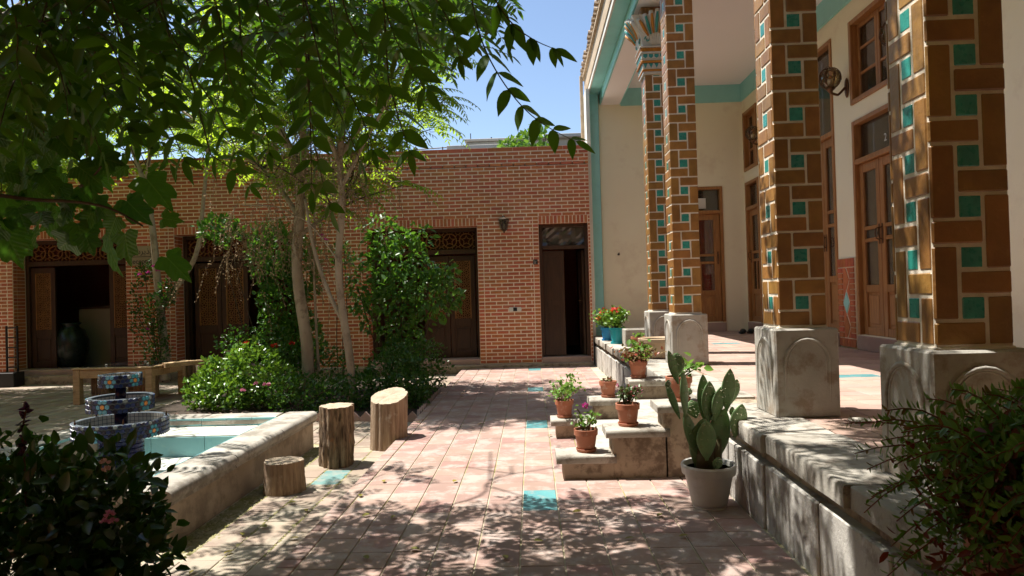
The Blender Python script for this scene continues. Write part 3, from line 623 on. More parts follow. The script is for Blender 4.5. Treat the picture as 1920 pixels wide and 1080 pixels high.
# brick dado panels on the rear wall piers
def dado(u0, u1, z1):
    d = G(fr); d.box(u0,u1,.0,.022,ZT,z1); base = d.obj('dado', 'mortar', hs); me = None; zb, zc = ZT+.12, z1-.12; q = .0675
    sh = Matrix(((0,0,-1),(1,0,0),(0,1,0))).transposed()
    def P(ua, ub, za, zz, m='brick'):
        put('brick', piece('dado_brick', m, .022, round(ub-ua,3), round(zz-za,3), .003), (XR-.025, (ua+ub)/2, (za+zz)/2), base)
    k = int((u1-u0)/.07)
    for i in range(k):
        a = u0+.006+i*(u1-u0-.006)/k; P(a, a+(u1-u0)/k-.009, ZT+.008, zb-.008); P(a, a+(u1-u0)/k-.009, zc+.008, z1-.004)
    n = int((zc-zb)/q); s = (u1-u0)*.28
    for i in range(n):
        z = zb+i*(zc-zb)/n; P(u0+.006, u0+s, z+.004, z+(zc-zb)/n-.006); P(u1-s, u1-.006, z+.004, z+(zc-zb)/n-.006)
    um = (u0+u1)/2; hw = (u1-u0)/2-s-.012; g = G(fr); g.box(um-hw-.004,um+hw+.004,.0,.0245,zb+.004,zc-.004); g.obj('panel', 'brick', base); nd = 3; hd = (zc-zb)/nd
    for i in range(nd):
        zc_ = zb+hd*(i+.5); g = G(fr); g.add([(um,.020,zc_-hd/2+.010),(um+hw-.004,.020,zc_),(um,.020,zc_+hd/2-.010),(um-hw+.004,.020,zc_),(um,.036,zc_-hd/2+.02),(um+hw-.010,.036,zc_),(um,.036,zc_+hd/2-.02),(um-hw+.010,.036,zc_)], [(0,1,2,3),(4,5,6,7),(0,1,5,4),(1,2,6,5),(2,3,7,6),(3,0,4,7)])
        g.obj('diamond_tile', 'aqua' if i == 1 else 'brick', base)
        q4 = [(um,zc_-hd/2),(um+hw,zc_),(um,zc_+hd/2),(um-hw,zc_)]; g = G(fr)
        for a_, b_ in zip(q4, q4[1:]+q4[:1]): g.tube([(a_[0],.025,a_[1]),(b_[0],.025,b_[1])], .0055, 4)
        g.obj('pointing', 'mortar', base)
dado(8.73, 9.19, 1.66); dado(10.2, 10.75, 1.66); dado(7.05, 7.59, 1.66); dado(5.2, 5.75, 1.66)
# ================================================================== BRICK WING
bw = thing('brick_building', 'low red brick building with pale joints and dark carved doors across the courtyard end', 'building', (-4.3, Yw, 0))
X0, X1, ZTOP = -12.2, 1.10, 4.02
OPEN = [(-9.70,-7.54),(-6.62,-4.28),(-3.02,-.97),(.155,1.06)]; ZL = 2.60
fw = lambda u, d, w: (u, Yw-d, w)
g = G(fw); wall_with_holes(g, X0, X1, -.42, ZTOP, -.42, 0, [(a,b,.10,ZL) for a,b in OPEN]); g.obj('wall', 'mortar', bw)
RP, BP = .0668, .217
cand = []
def brick(x0, x1, z0, z1): 
    if x1-x0 > .025: cand.append((x0, x1, z0, z1))
nrow = int((ZTOP-.075-.06)/RP); SO = .145
piers = []; e = [X0]+[v for o in OPEN for v in o]+[X1]; piers = [(e[i], e[i+1]) for i in range(0, len(e), 2)]
for r in range(nrow):
    z0 = .065+r*RP+.006; z1 = z0+RP-.0185
    if z1 < ZL+SO+.01:
        segs = []
        for a, b in piers:
            if b-a < .12: segs.append((a+.005, b-.005, False)); continue
            la = a+.005; lb = b-.005
            if a > X0: brick(a+.004, a+.098, z0, z1); la = a+.112
            if b < X1: brick(b-.098, b-.004, z0, z1); lb = b-.112
            segs.append((la, lb, True))
        if z0 > ZL-.0: 
            pass
    else: segs = [(X0, X1-.004, False)]
    for a, b, pier in segs:
        x = a-(BP/2 if r % 2 else 0)+(-.0 if pier else (r*.0)); 
        if not pier: x = X0-(BP/2 if r % 2 else 0)
        while x < b:
            q0, q1 = max(x, a), min(x+BP-.018, b)
            brick(q0, q1, z0, z1); x += BP
for a, b in OPEN:                                        # soldier courses over the openings
    n = int((b-a)/.0672); w = (b-a)/n
    for i in range(n): brick(a+i*w+.008, a+(i+1)*w-.008, ZL+.004, ZL+SO-.008)
n = int((X1-X0)/.45); w = (X1-X0)/n
for i in range(n): cand.append((X0+i*w+.003, X0+(i+1)*w-.003, ZTOP-.07, ZTOP-.004))
cand.sort(key=lambda c: ((c[0]+c[1])/2-.25)**2+((c[2]+c[3])/2-1.7)**2)
gs = G()
for i, (a, b, z0, z1) in enumerate(cand):
    dy = random.uniform(-.0015,.0015)
    if i < 300: put('brick', piece('wall_brick', 'brick', round(b-a,3), .03, round(z1-z0,3), .0025), ((a+b)/2, Yw+.0105+dy, (z0+z1)/2), bw)
    else: gs.box(a, b, Yw-.0045+dy, Yw+.02, z0, z1)
# reveal bricks on the left jambs (they face the camera) and on the soffits
for a, b in OPEN:
    for r in range(int((ZL-.1)/RP)):
        z0 = .065+r*RP+.005+.04; gs.box(a-.02, a+.006, Yw+.012, Yw+.10, z0, z0+RP-.011); gs.box(a-.02, a+.006, Yw+.111, Yw+.30, z0, z0+RP-.011)
        gs.box(b-.006, b+.02, Yw+.012, Yw+.10, z0, z0+RP-.011); gs.box(b-.006, b+.02, Yw+.111, Yw+.30, z0, z0+RP-.011)
    n = int((b-a)/.0672); w = (b-a)/n
    for i in range(n): gs.box(a+i*w+.005, a+(i+1)*w-.005, Yw+.012, Yw+.22, ZL-.006, ZL+.02)
gs.obj('brick', 'brick', bw, kind='stuff')
G().box(X0, 1.09, Yw-.16, Yw-.0, -.42, .055, 0, .012).obj('plinth', 'stone_warm', bw)
for a, b in OPEN: G().box(a+.002, b-.002, Yw-.004, Yw+.38, .0, .155, 0, .008).obj('threshold', 'terr_tile', bw)
# room behind the doors, most sides painted near black for its shade
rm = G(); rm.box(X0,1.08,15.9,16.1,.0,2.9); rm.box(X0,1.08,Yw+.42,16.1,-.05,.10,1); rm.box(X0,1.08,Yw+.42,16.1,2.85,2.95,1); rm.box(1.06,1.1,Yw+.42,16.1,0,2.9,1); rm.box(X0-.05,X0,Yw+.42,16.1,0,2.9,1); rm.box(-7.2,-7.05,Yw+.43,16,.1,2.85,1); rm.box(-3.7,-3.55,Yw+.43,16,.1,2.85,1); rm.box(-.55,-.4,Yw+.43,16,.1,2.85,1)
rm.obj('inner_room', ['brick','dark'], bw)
G().box(X0, 1.08, Yw+.0, 16.1, ZTOP-.35, ZTOP-.30).obj('flat_roof', 'concrete', bw)
# brick partition seen through the open reception door
gp = G()
for r in range(36):
    for k in range(9):
        x = -9.35+k*.217-(.108 if r % 2 else 0); q0, q1 = max(x,-9.35), min(x+.206,-8.0)
        if q1-q0 > .03: gp.box(q0, q1, 15.28, 15.32, .12+r*.068, .12+r*.068+.057)
gp.obj('brick', 'brick', bw, kind='stuff'); G().box(-9.36,-7.99,15.30,15.36,.1,2.7).obj('partition', 'mortar', bw)
# ---- carved lattice doors
def rosettes(g, u0, u1, w0, w1, cols, d0, d1, t):
    "interlaced ten-point rosettes: rings of straight laths with a star inside"
    R = (u1-u0)/cols/2; rows = max(1, round((w1-w0)/(2*R*.92))); hh = (w1-w0)/rows
    def lath(p, q, w=t):
        dx, dz = q[0]-p[0], q[1]-p[1]; L = math.hypot(dx, dz); nx, nz = -dz/L*w, dx/L*w
        pts = [(p[0]+nx,p[1]+nz),(q[0]+nx,q[1]+nz),(q[0]-nx,q[1]-nz),(p[0]-nx,p[1]-nz)]
        pts = [(min(max(a,u0),u1), min(max(b,w0),w1)) for a, b in pts]
        g.add([(a,d1,b) for a,b in pts]+[(a,d0,b) for a,b in pts], [(0,1,2,3),(0,4,5,1),(1,5,6,2),(2,6,7,3),(3,7,4,0)])
    for i in range(cols):
        for j in range(rows):
            cx, cz = u0+R+2*R*i, w0+hh*(j+.5); rx, rz = R*.98, hh*.5
            P = lambda k, s, n=10: (cx+rx*s*math.sin(k*2*math.pi/n), cz+rz*s*math.cos(k*2*math.pi/n))
            for k in range(10):
                lath(P(k,.86), P(k+1,.86)); lath(P(k+.5,.80), P(k+.5,1.08), t*.8)
            for k in range(5): lath(P(k*2,.55), P(k*2+1,.30), t*.8); lath(P(k*2+1,.30), P(k*2+2,.55), t*.8); lath(P(k*2,.55), P(k*2,.86), t*.7)
    for i in range(cols+1):
        for j in range(rows+1):
            cx, cz = u0+2*R*i, w0+hh*j; s = R*.30; pts = [(cx+s*math.cos(k*math.pi/3), cz+s*math.sin(k*math.pi/3)) for k in range(6)]
            for k in range(6):
                p, q = pts[k], pts[(k+1)%6]
                if u0 <= (p[0]+q[0])/2 <= u1 and w0 <= (p[1]+q[1])/2 <= w1: lath(p, q, t*.8)
def lattice_door(a, b, closed, lw):
    f = lambda u, d, w: (u, Yw+.36-d, w); z0, zt = .16, 2.08
    F = G(f); q = .07; F.box(a+.002,a+q,-.06,.04,z0,ZL-.004,0,.005); F.box(b-q,b-.002,-.06,.04,z0,ZL-.004,0,.005); F.box(a+q,b-q,-.06,.038,ZL-q,ZL-.004,0,.005); F.box(a+q,b-q,-.06,.045,zt+.03,zt+.12,0,.005)
    n = 3
    door = F.obj('door', 'frame_dark', bw)
    g = G(f); rosettes(g, a+q+.01, b-q-.01, zt+.13, ZL-q-.01, 6, -.02, .012, .008); g.obj('transom_lattice', 'lattice', door, kind='stuff')
    g = G(f); g.box(a+q,b-q,-.05,-.03,zt+.12,ZL-q); g.obj('transom_glass', 'redglass', door)
    for u0 in closed:
        u1 = u0+lw-.01; s = .085; L = G(f); L.box(u0,u0+s,-.045,.0,z0,zt,0,.004); L.box(u1-s,u1,-.045,.0,z0,zt,0,.004)
        for c, h in ((z0+.06,.12),(z0+.66,.14),(zt-.05,.10)): L.box(u0+s,u1-s,-.043,-.002,c-h/2,c+h/2,0,.004)
        L.box(u0+s,u1-s,-.035,-.02,z0+.12,z0+.59); L.box(u0+s+.03,u1-s-.03,-.022,-.008,z0+.16,z0+.55,0,.01); leaf = L.obj('leaf', 'darkwood', door)
        g = G(f); rosettes(g, u0+s, u1-s, z0+.73, zt-.10, 2, -.03, -.008, .007); g.obj('leaf_lattice', 'lattice', door, kind='stuff')
        g = G(f); g.box(u0+s,u1-s,-.042,-.034,z0+.73,zt-.10); g.obj('pane', 'redglass', door)
        g = G(f)
        for (p0,p1,r0,r1) in ((u0+s,u0+s+.018,z0+.73,zt-.1),(u1-s-.018,u1-s,z0+.73,zt-.1)): g.box(p0,p1,-.03,.002,r0,r1)
        g.obj('beading', 'lattice', door)
    for sgn, u in ((1, a+q+.01), (-1, b-q-.01)):            # leaves folded back into the room
        if any(abs(u-(c if sgn > 0 else c+lw)) < .06 for c in closed): continue
        L = G(f); L.box(u-.02,u+.02,-.55,-.07,z0,zt,0,.004); L.box(u+sgn*.022,u+sgn*.03,-.45,-.16,z0+.16,z0+.55,0,.004); L.obj('leaf', 'darkwood', door)
lattice_door(-9.70,-7.54,(-9.62,-8.09),.48)
lattice_door(-6.62,-4.28,(-6.43,-5.91),.52)
lattice_door(-3.02,-.97,(-2.03,-1.54),.49)
# plain panelled door at the right end, its right half open
f = lambda u, d, w: (u, Yw+.14-d, w); a, b, z0, zt = .155, 1.06, .17, 2.10
F = G(f); q = .065; F.box(a+.002,a+q,-.08,.05,z0-.01,ZL-.004,0,.005); F.box(b-q,b-.002,-.08,.05,z0-.01,ZL-.004,0,.005); F.box(a+q,b-q,-.08,.048,ZL-q,ZL-.004,0,.005); F.box(a+q,b-q,-.08,.055,zt+.03,zt+.10,0,.005)
rd = F.obj('door', 'frame_dark', bw)
g = G(f); nx, nz = 10, 5; vs = [(a+q+(b-a-2*q)*i/nx, -.03+random.uniform(-.02,.02), zt+.10+(ZL-q-zt-.10)*k/nz) for k in range(nz+1) for i in range(nx+1)]
g.add(vs, [(k*(nx+1)+i, k*(nx+1)+i+1, (k+1)*(nx+1)+i+1, (k+1)*(nx+1)+i) for k in range(nz) for i in range(nx)]); g.obj('transom_film', 'dustglass', rd)
def leafpanel(g, T, w):
    for (p0,p1,r0,r1) in ((0,.075,z0,zt),(w-.075,w,z0,zt)): g.add(*T(p0,p1,-.02,.02,r0,r1))
    for c, h in ((z0+.06,.12),(z0+.98,.11),(zt-.05,.10)): g.add(*T(.075,w-.075,-.019,.019,c-h/2,c+h/2))
    for r0, r1 in ((z0+.12,z0+.925),(z0+1.035,zt-.10)): g.add(*T(.075,w-.075,-.008,.008,r0,r1)); g.add(*T(.11,w-.11,-.013,.013,r0+.04,r1-.04))
BF = [(0,1,3,2),(4,6,7,5),(0,4,5,1),(2,3,7,6),(0,2,6,4),(1,5,7,3)]
def TT(ox, oy, ang):
    c, s = math.cos(ang), math.sin(ang)
    return lambda u0,u1,d0,d1,w0,w1: ([(ox+u*c-d*s, oy+u*s+d*c, w) for u in (u0,u1) for d in (d0,d1) for w in (w0,w1)], BF)
g = G(); leafpanel(g, TT(a+q+.005, Yw+.17, 0), .385); g.obj('leaf', 'darkwood', rd)
g = G(); leafpanel(g, TT(b-q-.03, Yw+.20, math.radians(97)), .40); g.obj('open_leaf', 'darkwood', rd)
g = G(); g.tube([(b-q-.075,Yw+.32,z0+1.0),(b-q-.11,Yw+.32,z0+1.0),(b-q-.115,Yw+.40,z0+1.0)], .010, 6); g.box(b-q-.082,b-q-.072,Yw+.29,Yw+.36,z0+.92,z0+1.1,0,.003); g.obj('handle', 'bronze', rd)
# ---- wall fittings
t = thing('wall_lantern', 'small black carriage lantern fixed to the red brick wall between two doors', 'lantern', (-.47, Yw-.1, 2.66))
lx, ly, lz = -.47, Yw-.12, 2.60
g = G(); g.lathe([(.001,.155),(.02,.15),(.03,.125),(.045,.115),(.105,.085),(.10,.07)], 6, (lx,ly,lz)); g.lathe([(.001,-.17),(.012,-.155),(.018,-.13),(.05,-.11),(.055,-.10)], 6, (lx,ly,lz))
for k in range(6): q = k*math.pi/3; g.tube([(lx+.053*math.cos(q),ly+.053*math.sin(q),lz-.10),(lx+.09*math.cos(q),ly+.09*math.sin(q),lz+.075)], .006, 5)
g.tube([(lx,Yw-.005,lz+.02),(lx,Yw-.05,lz+.03),(lx,ly+.02,lz+.13)], .011, 6); g.box(lx-.03,lx+.03,Yw-.022,Yw-.008,lz-.05,lz+.09,0,.005); g.obj('cage', 'metal', t)
g = G(); g.lathe([(.045,-.095),(.08,.07)], 6, (lx,ly,lz)); g.obj('pane', 'clear', t)
g = G(); g.lathe([(.012,-.08),(.02,-.05),(.018,0),(.001,.02)], 10, (lx,ly,lz)); g.obj('bulb', 'glaze_white', t, smooth=True)
t = thing('door_plaque', 'tiny black plaque on the brick jamb beside the half open plain door', 'plaque', (.085, Yw-.01, 1.89))
G().box(.045,.125,Yw-.022,Yw-.0075,1.855,1.945,0,.003).obj('plate', 'black', t)
g = G()
for k, (u, w, l) in enumerate(((.055,1.925,.02),(.09,1.93,.012),(.055,1.905,.05),(.06,1.888,.03),(.055,1.87,.045))): g.box(u,u+l,Yw-.0235,Yw-.0222,w-.003,w+.003)
g.obj('mark', 'glaze_white', t)
t = thing('socket_plate', 'white switch and socket plate low on the red brick wall', 'socket', (-.31, Yw-.01, 1.045))
G().box(-.42,-.20,Yw-.022,Yw-.0075,1.005,1.085,0,.004).obj('plate', 'whitep', t); G().box(-.345,-.275,Yw-.027,Yw-.0215,1.012,1.078,0,.003).obj('socket', 'black', t)
for u in (-.19,-.23): G().box(u-.036,u-.004,Yw-.026,Yw-.0215,1.02,1.07,0,.003).obj('switch', 'whitep', t)
# ---- reception sign
t = thing('reception_sign', 'brown sign with dark Persian and English lettering behind the slender tree trunk', 'sign', (-7.22, Yw-.02, 2.22))
G().box(-7.50,-6.93,Yw-.03,Yw-.008,2.05,2.41,0,.003).obj('plate', 'signplate', t); G().box(-7.48,-6.95,Yw-.0335,Yw-.0302,2.205,2.215).obj('rule', 'ink', t)
def text(body, x, z, size, parent, name, fit=None):
    o = link(bpy.data.objects.new(name, text_mesh(name, body, size, 'ink')), parent); o.matrix_basis = Matrix.Translation((x, Yw-.032, z)) @ Matrix(((1,0,0,0),(0,0,-1,0),(0,1,0,0),(0,0,0,1))); return o
text('Reception', -7.215, 2.085, .125, t, 'english_lettering')
text('\uFEB5\uFEAE\uFBFE\uFEAC\uFB58', -7.215, 2.265, .145, t, 'persian_lettering')
# ---- reception counter and jar
t = thing('reception_counter', 'cream fronted reception counter inside the open door at left', 'counter', (-8.7, 13.9, .1))
G().box(-9.3,-8.45,13.75,14.3,.1,1.27,0,.006).obj('front', 'counter', t); G().box(-9.34,-8.42,13.70,14.34,1.27,1.315,0,.006).obj('top', 'darkwood', t)
t = thing('storage_jar', 'large dark green glazed jar standing before the cream reception counter', 'jar', (-9.35, 13.25, .12))
G().lathe([(.17,0),(.22,.08),(.30,.35),(.31,.55),(.24,.75),(.15,.82),(.145,.86),(.19,.90),(.17,.91),(.12,.86),(.10,.8)], 28, (-9.05,13.15,.10)).obj('body', 'jar', t, smooth=True)
t = thing('paper_stack', 'few pale papers lying on the reception counter', 'papers', (-8.7, 13.95, 1.315))
for k in range(3): o = put('sheet', piece('sheet','white',.21,.29,.004,.001), (-8.72+.02*k,13.98,1.318+.004*k), t); o.rotation_euler.z = .3*k-.2
# rail / dark metal stand at the far left jamb
t = thing('metal_stand', 'narrow black metal stand leaning by the reception door jamb', 'stand', (-9.72, 12.2, -.1))
g = G(); g.box(-9.66,-9.63,12.24,12.27,-.1,1.0,0,.004); g.box(-9.46,-9.43,12.24,12.27,-.1,1.0,0,.004); g.obj('post', 'black', t)
for k in range(6): G().box(-9.63,-9.46,12.245,12.265,.05+k*.18,.075+k*.18,0,.003).obj('rung', 'black', t)
G().box(-9.75,-9.35,12.02,12.30,-.1,.16,0,.01).obj('base_box', 'black', t)
# ================================================================== BEYOND THE ROOF
t = thing('neighbouring_house', 'grey concrete rooftop of a neighbouring house showing above the brick wall', 'house', (-.5, 19, 0))
g = G(); g.box(-2.05,-.2,17.2,22,-.42,5.14,0,.01); g.box(-1.58,1.9,17.6,22,-.42,5.30,0,.01); g.box(.45,1.5,17.4,22,5.31,5.40,0,.01); g.obj('wall', 'concrete', t)
g = G()
for k in range(6): g.box(-1.30+k*.19,-1.115+k*.19,17.52,17.595,4.2,5.17,0,.006)
g.obj('metal_panel', 'dish', t); G().box(-1.62,2.0,17.5,22,5.302,5.36,0,.01).obj('parapet', 'concrete', t)
g = G(); g.tube([(-1.5,18,5.3),(-1.5,18,5.62)], .012, 5); g.tube([(-.95,18,5.3),(-.95,18,5.5)], .02, 5); g.tube([(.4,18,5.3),(.4,18,5.75)], .010, 5); g.obj('mast', 'metal', t)
g = G(); g.tube([(-2.9,17.6,4.85),(-2.9,17.6,5.18)], .015, 5); g.tube([(-2.2,17.6,4.85),(-2.2,17.6,5.20)], .015, 5); g.tube([(-2.95,17.6,5.15),(-2.1,17.6,5.18)], .015, 5); g.tube([(-2.95,17.6,5.02),(-2.1,17.6,5.04)], .012, 5); g.obj('railing', 'metal', t)
t = thing('satellite_dish', 'pale satellite dish on the neighbouring rooftop by the tiled eave', 'satellite dish', (2.45, 17.3, 5.0))
g = G(); g.tube([(2.45,17.35,4.9),(2.45,17.3,5.30)], .02, 6); g.tube([(2.45,17.1,5.1),(2.40,16.9,5.15),(2.45,17.05,5.3)], .012, 5); g.obj('mount', 'metal', t)
g = G(); q = Matrix.Rotation(math.radians(68), 4, 'X'); vs = []; fs = []; N = 18
for i in range(6):
    for j in range(N): r = .24*i/5; a = 2*math.pi*j/N; p = q @ Vector((r*math.cos(a), r*math.sin(a), 1.0*r*r)); vs.append((2.42+p.x, 17.2+p.y, 5.22+p.z))
for i in range(5):
    for j in range(N): fs.append((i*N+j, i*N+(j+1)%N, (i+1)*N+(j+1)%N, (i+1)*N+j))
g.add(vs, fs); g.obj('reflector', 'dish', t, smooth=True)
# ================================================================== POOL AND FOUNTAIN
pl = thing('pool', 'rectangular stone rimmed pool, drained, with white floor and turquoise tiled step', 'pool', (-3.1, 5.2, -.1))
px0, px1, py0, py1, zr = -4.10, -2.135, 3.90, 6.52, .24
ix0, ix1, iy0, iy1 = -3.82, -2.40, 4.16, 6.30
g = G(); g.box(px0,ix0,py0,py1,-.35,zr-.095,0,.004); g.box(ix1,px1,py0,py1,-.35,zr-.095,0,.004); g.box(ix0,ix1,py0,iy0,-.35,zr-.095); g.box(ix0,ix1,iy1,py1,-.35,zr-.095); g.obj('pool_wall', 'pool_stone', pl)
def rim(x0, x1, y0, y1, n, ax):
    for k in range(n):
        if ax: a = y0+(y1-y0)*k/n; b = y0+(y1-y0)*(k+1)/n; put('coping_stone', roundbar('coping_stone','rim_stone', x1-x0, b-a-.006, .10, .045, .045, .0012), ((x0+x1)/2,(a+b)/2,zr-.05+random.uniform(-.002,.002)), pl)
        else: a = x0+(x1-x0)*k/n; b = x0+(x1-x0)*(k+1)/n; put('coping_stone', roundbar('coping_stone','rim_stone', y1-y0, b-a-.006, .10, .045, .045, .0012), ((a+b)/2,(y0+y1)/2,zr-.05+random.uniform(-.002,.002)), pl).rotation_euler.z = math.pi/2
rim(ix1-.015, px1+.04, py0-.035, py1+.035, 3, True); rim(px0-.04, ix0+.015, py0-.035, py1+.035, 3, True); rim(ix0+.016, ix1-.016, py0-.035, iy0+.015, 2, False); rim(ix0+.016, ix1-.016, iy1-.015, py1+.035, 2, False)
G().box(px0+.02,px1-.02,py0+.02,py1-.02,-.36,-.034).obj('bed', 'grout', pl)
G().box(ix0,ix1,5.87,iy1,-.034,.146).obj('shelf', 'grout', pl); G().box(ix0,ix1,iy0,4.55,-.034,.146).obj('shelf', 'grout', pl)
nx = 5; w = (ix1-ix0)/nx
for k in range(nx):
    x = ix0+w*(k+.5)
    put('shelf_tile', piece('shelf_tile','pool_white', w-.005, .21, .012, .002), (x, 5.97, .154), pl); put('shelf_tile', piece('shelf_tile','pool_white', w-.005, .205, .012, .002), (x, 6.185, .154), pl)
    for yy in (4.26,4.45): put('shelf_tile', piece('shelf_tile','pool_white', w-.005, .19, .012, .002), (x, yy, .154), pl)
    for r in range(5): put('floor_tile', piece('pool_floor_tile','pool_white', w-.005, .255, .012, .002), (x, 4.69+r*.26, -.028), pl)
for k in range(3):
    w3 = (ix1-ix0)/3; put('turquoise_panel', piece('turquoise_panel','pool_blue', w3-.004, .012, .175, .002), (ix0+w3*(k+.5), 5.863, .06), pl)
    put('turquoise_panel', piece('turquoise_panel','pool_blue', w3-.004, .012, .175, .002), (ix0+w3*(k+.5), 4.557, .06), pl)
for k in range(6): w6 = (ix1-ix0)/6; put('rim_tile', piece('rim_tile','pool_blue', w6-.004, .010, .07, .002), (ix0+w6*(k+.5), iy1-.004, .198), pl)
for xx in (ix0+.004, ix1-.004):
    for k in range(7): put('rim_tile', piece('rim_tile_side','pool_blue', .010, .30, .07, .002), (xx, iy0+.155+k*.304, .198), pl)
fx, fy = -3.15, 5.12
ft = thing('fountain', 'three tiered round fountain clad in blue, black and orange hexagon tiles, standing in the pool', 'fountain', (fx, fy, -.02))
G().lathe([(.15,-.022),(.15,.32)], 32, (fx,fy,0)).obj('pedestal', 'navy', ft, smooth=True)
pg = G()
for r in range(11): pg.lathe([(.1505,-.015+r*.031),(.1535,-.012+r*.031),(.1535,.010+r*.031),(.1505,.013+r*.031)], 32, (fx,fy,0), close=True)
pg.obj('pedestal_tile', 'navy', ft, kind='stuff')
def bowl(R, z0, z1, rows):
    t_ = .035; H = z1-z0
    b = G().lathe([(.04,z0),(R-.012,z0),(R,z0+.008),(R,z1-.004),(R-.004,z1),(R-t_+.004,z1),(R-t_,z1-.004),(R-t_,z0+.025),(.03,z0+.02)], 48, (fx,fy,0)).obj('bowl', 'fgrout', ft)
    n = int(round(2*math.pi*R/(H/rows*.98))); s = 2*math.pi*R/n; vr = H/(rows-.15); hexes = {}
    for r in range(rows):
        for k in range(n):
            a = 2*math.pi*(k+.5*(r % 2))/n; zc = z0+vr*(r+.43); 
            key = 'hexd' if (k*7+r*3) % 5 < 3 else 'hexk'
            # flowers: an orange centre with sky-blue petals, every n/5 tiles
            for fl_ in range(5):
                kc = round(n*(fl_+.72)/5); rc = 1 if rows > 2 else 0
                dk = ((k+.5*(r % 2))-(kc+.5*(rc % 2))+n/2) % n-n/2; dz = r-rc; d = math.hypot(dk, dz*.87)
                if d < .2: key = 'hexo'
                elif d < 1.15: key = 'hexb' if fl_ % 2 else 'hext'
                elif d < 1.6 and r in (0, rows-1): key = 'hexw'
            if r == rows-1 and k % 4 == 0 and key in ('hexd','hexk'): key = 'hexw'
            if (key, round(s,4)) not in hexes:
                h = G(); q = s*.50/math.cos(math.pi/6)*.93; o = [(q*math.sin(i*math.pi/3), min(max(q*math.cos(i*math.pi/3),-H),H)) for i in range(6)]
                h.add([(x*.92,-.003,z*.92) for x,z in o]+[(x,.0,z) for x,z in o]+[(x,.004,z) for x,z in o], [(0,1,2,3,4,5)]+[(i,6+i,6+(i+1)%6,(i+1)%6) for i in range(6)]+[(6+i,12+i,12+(i+1)%6,6+(i+1)%6) for i in range(6)]); hexes[(key,round(s,4))] = h.mesh('hexagon_tile', key)
            if zc+s*.45 > z1 or zc-s*.45 < z0: sc = (1,1,min(1,(min(z1-zc, zc-z0))/(s*.55)))
            else: sc = None
            m = Matrix.Rotation(a+math.pi/2, 3, 'Z'); put('hexagon_tile', hexes[(key,round(s,4))], (fx+(R+.001)*math.cos(a), fy+(R+.001)*math.sin(a), zc), b, rot=m, scale=sc)
    it = G(); m = int(2*math.pi*(R-t_)/.032)
    for r in range(max(1,int((H-.03)/.03))):
        for k in range(m):
            a0 = 2*math.pi*(k+.07)/m; a1 = 2*math.pi*(k+.93)/m; q = R-t_-.0015; za = z0+.028+r*.031; zb = za+.027
            it.add([(fx+q*math.cos(a),fy+q*math.sin(a),z) for z in (za,zb) for a in (a0,a1)], [(0,1,3,2)])
    it.obj('inner_tile', 'glaze_white', b, kind='stuff')
bowl(.325, .325, .445, 4); bowl(.226, .515, .618, 3); bowl(.145, .695, .785, 3)
G().lathe([(.046,.33),(.046,.53)], 20, (fx,fy,0)).obj('stem', 'navy', ft, smooth=True); G().lathe([(.037,.52),(.037,.71)], 20, (fx,fy,0)).obj('stem', 'navy', ft, smooth=True)
for a in (.4,1.7,2.7,4.0,5.3): g = G(); g.tube([(fx+.308*math.cos(a),fy+.308*math.sin(a),.44),(fx+.308*math.cos(a),fy+.308*math.sin(a),.465)], .007, 6); g.tube([(fx+.308*math.cos(a),fy+.308*math.sin(a),.463),(fx+.308*math.cos(a),fy+.308*math.sin(a),.48)], .0035, 6); g.obj('nozzle', 'bronze', ft)
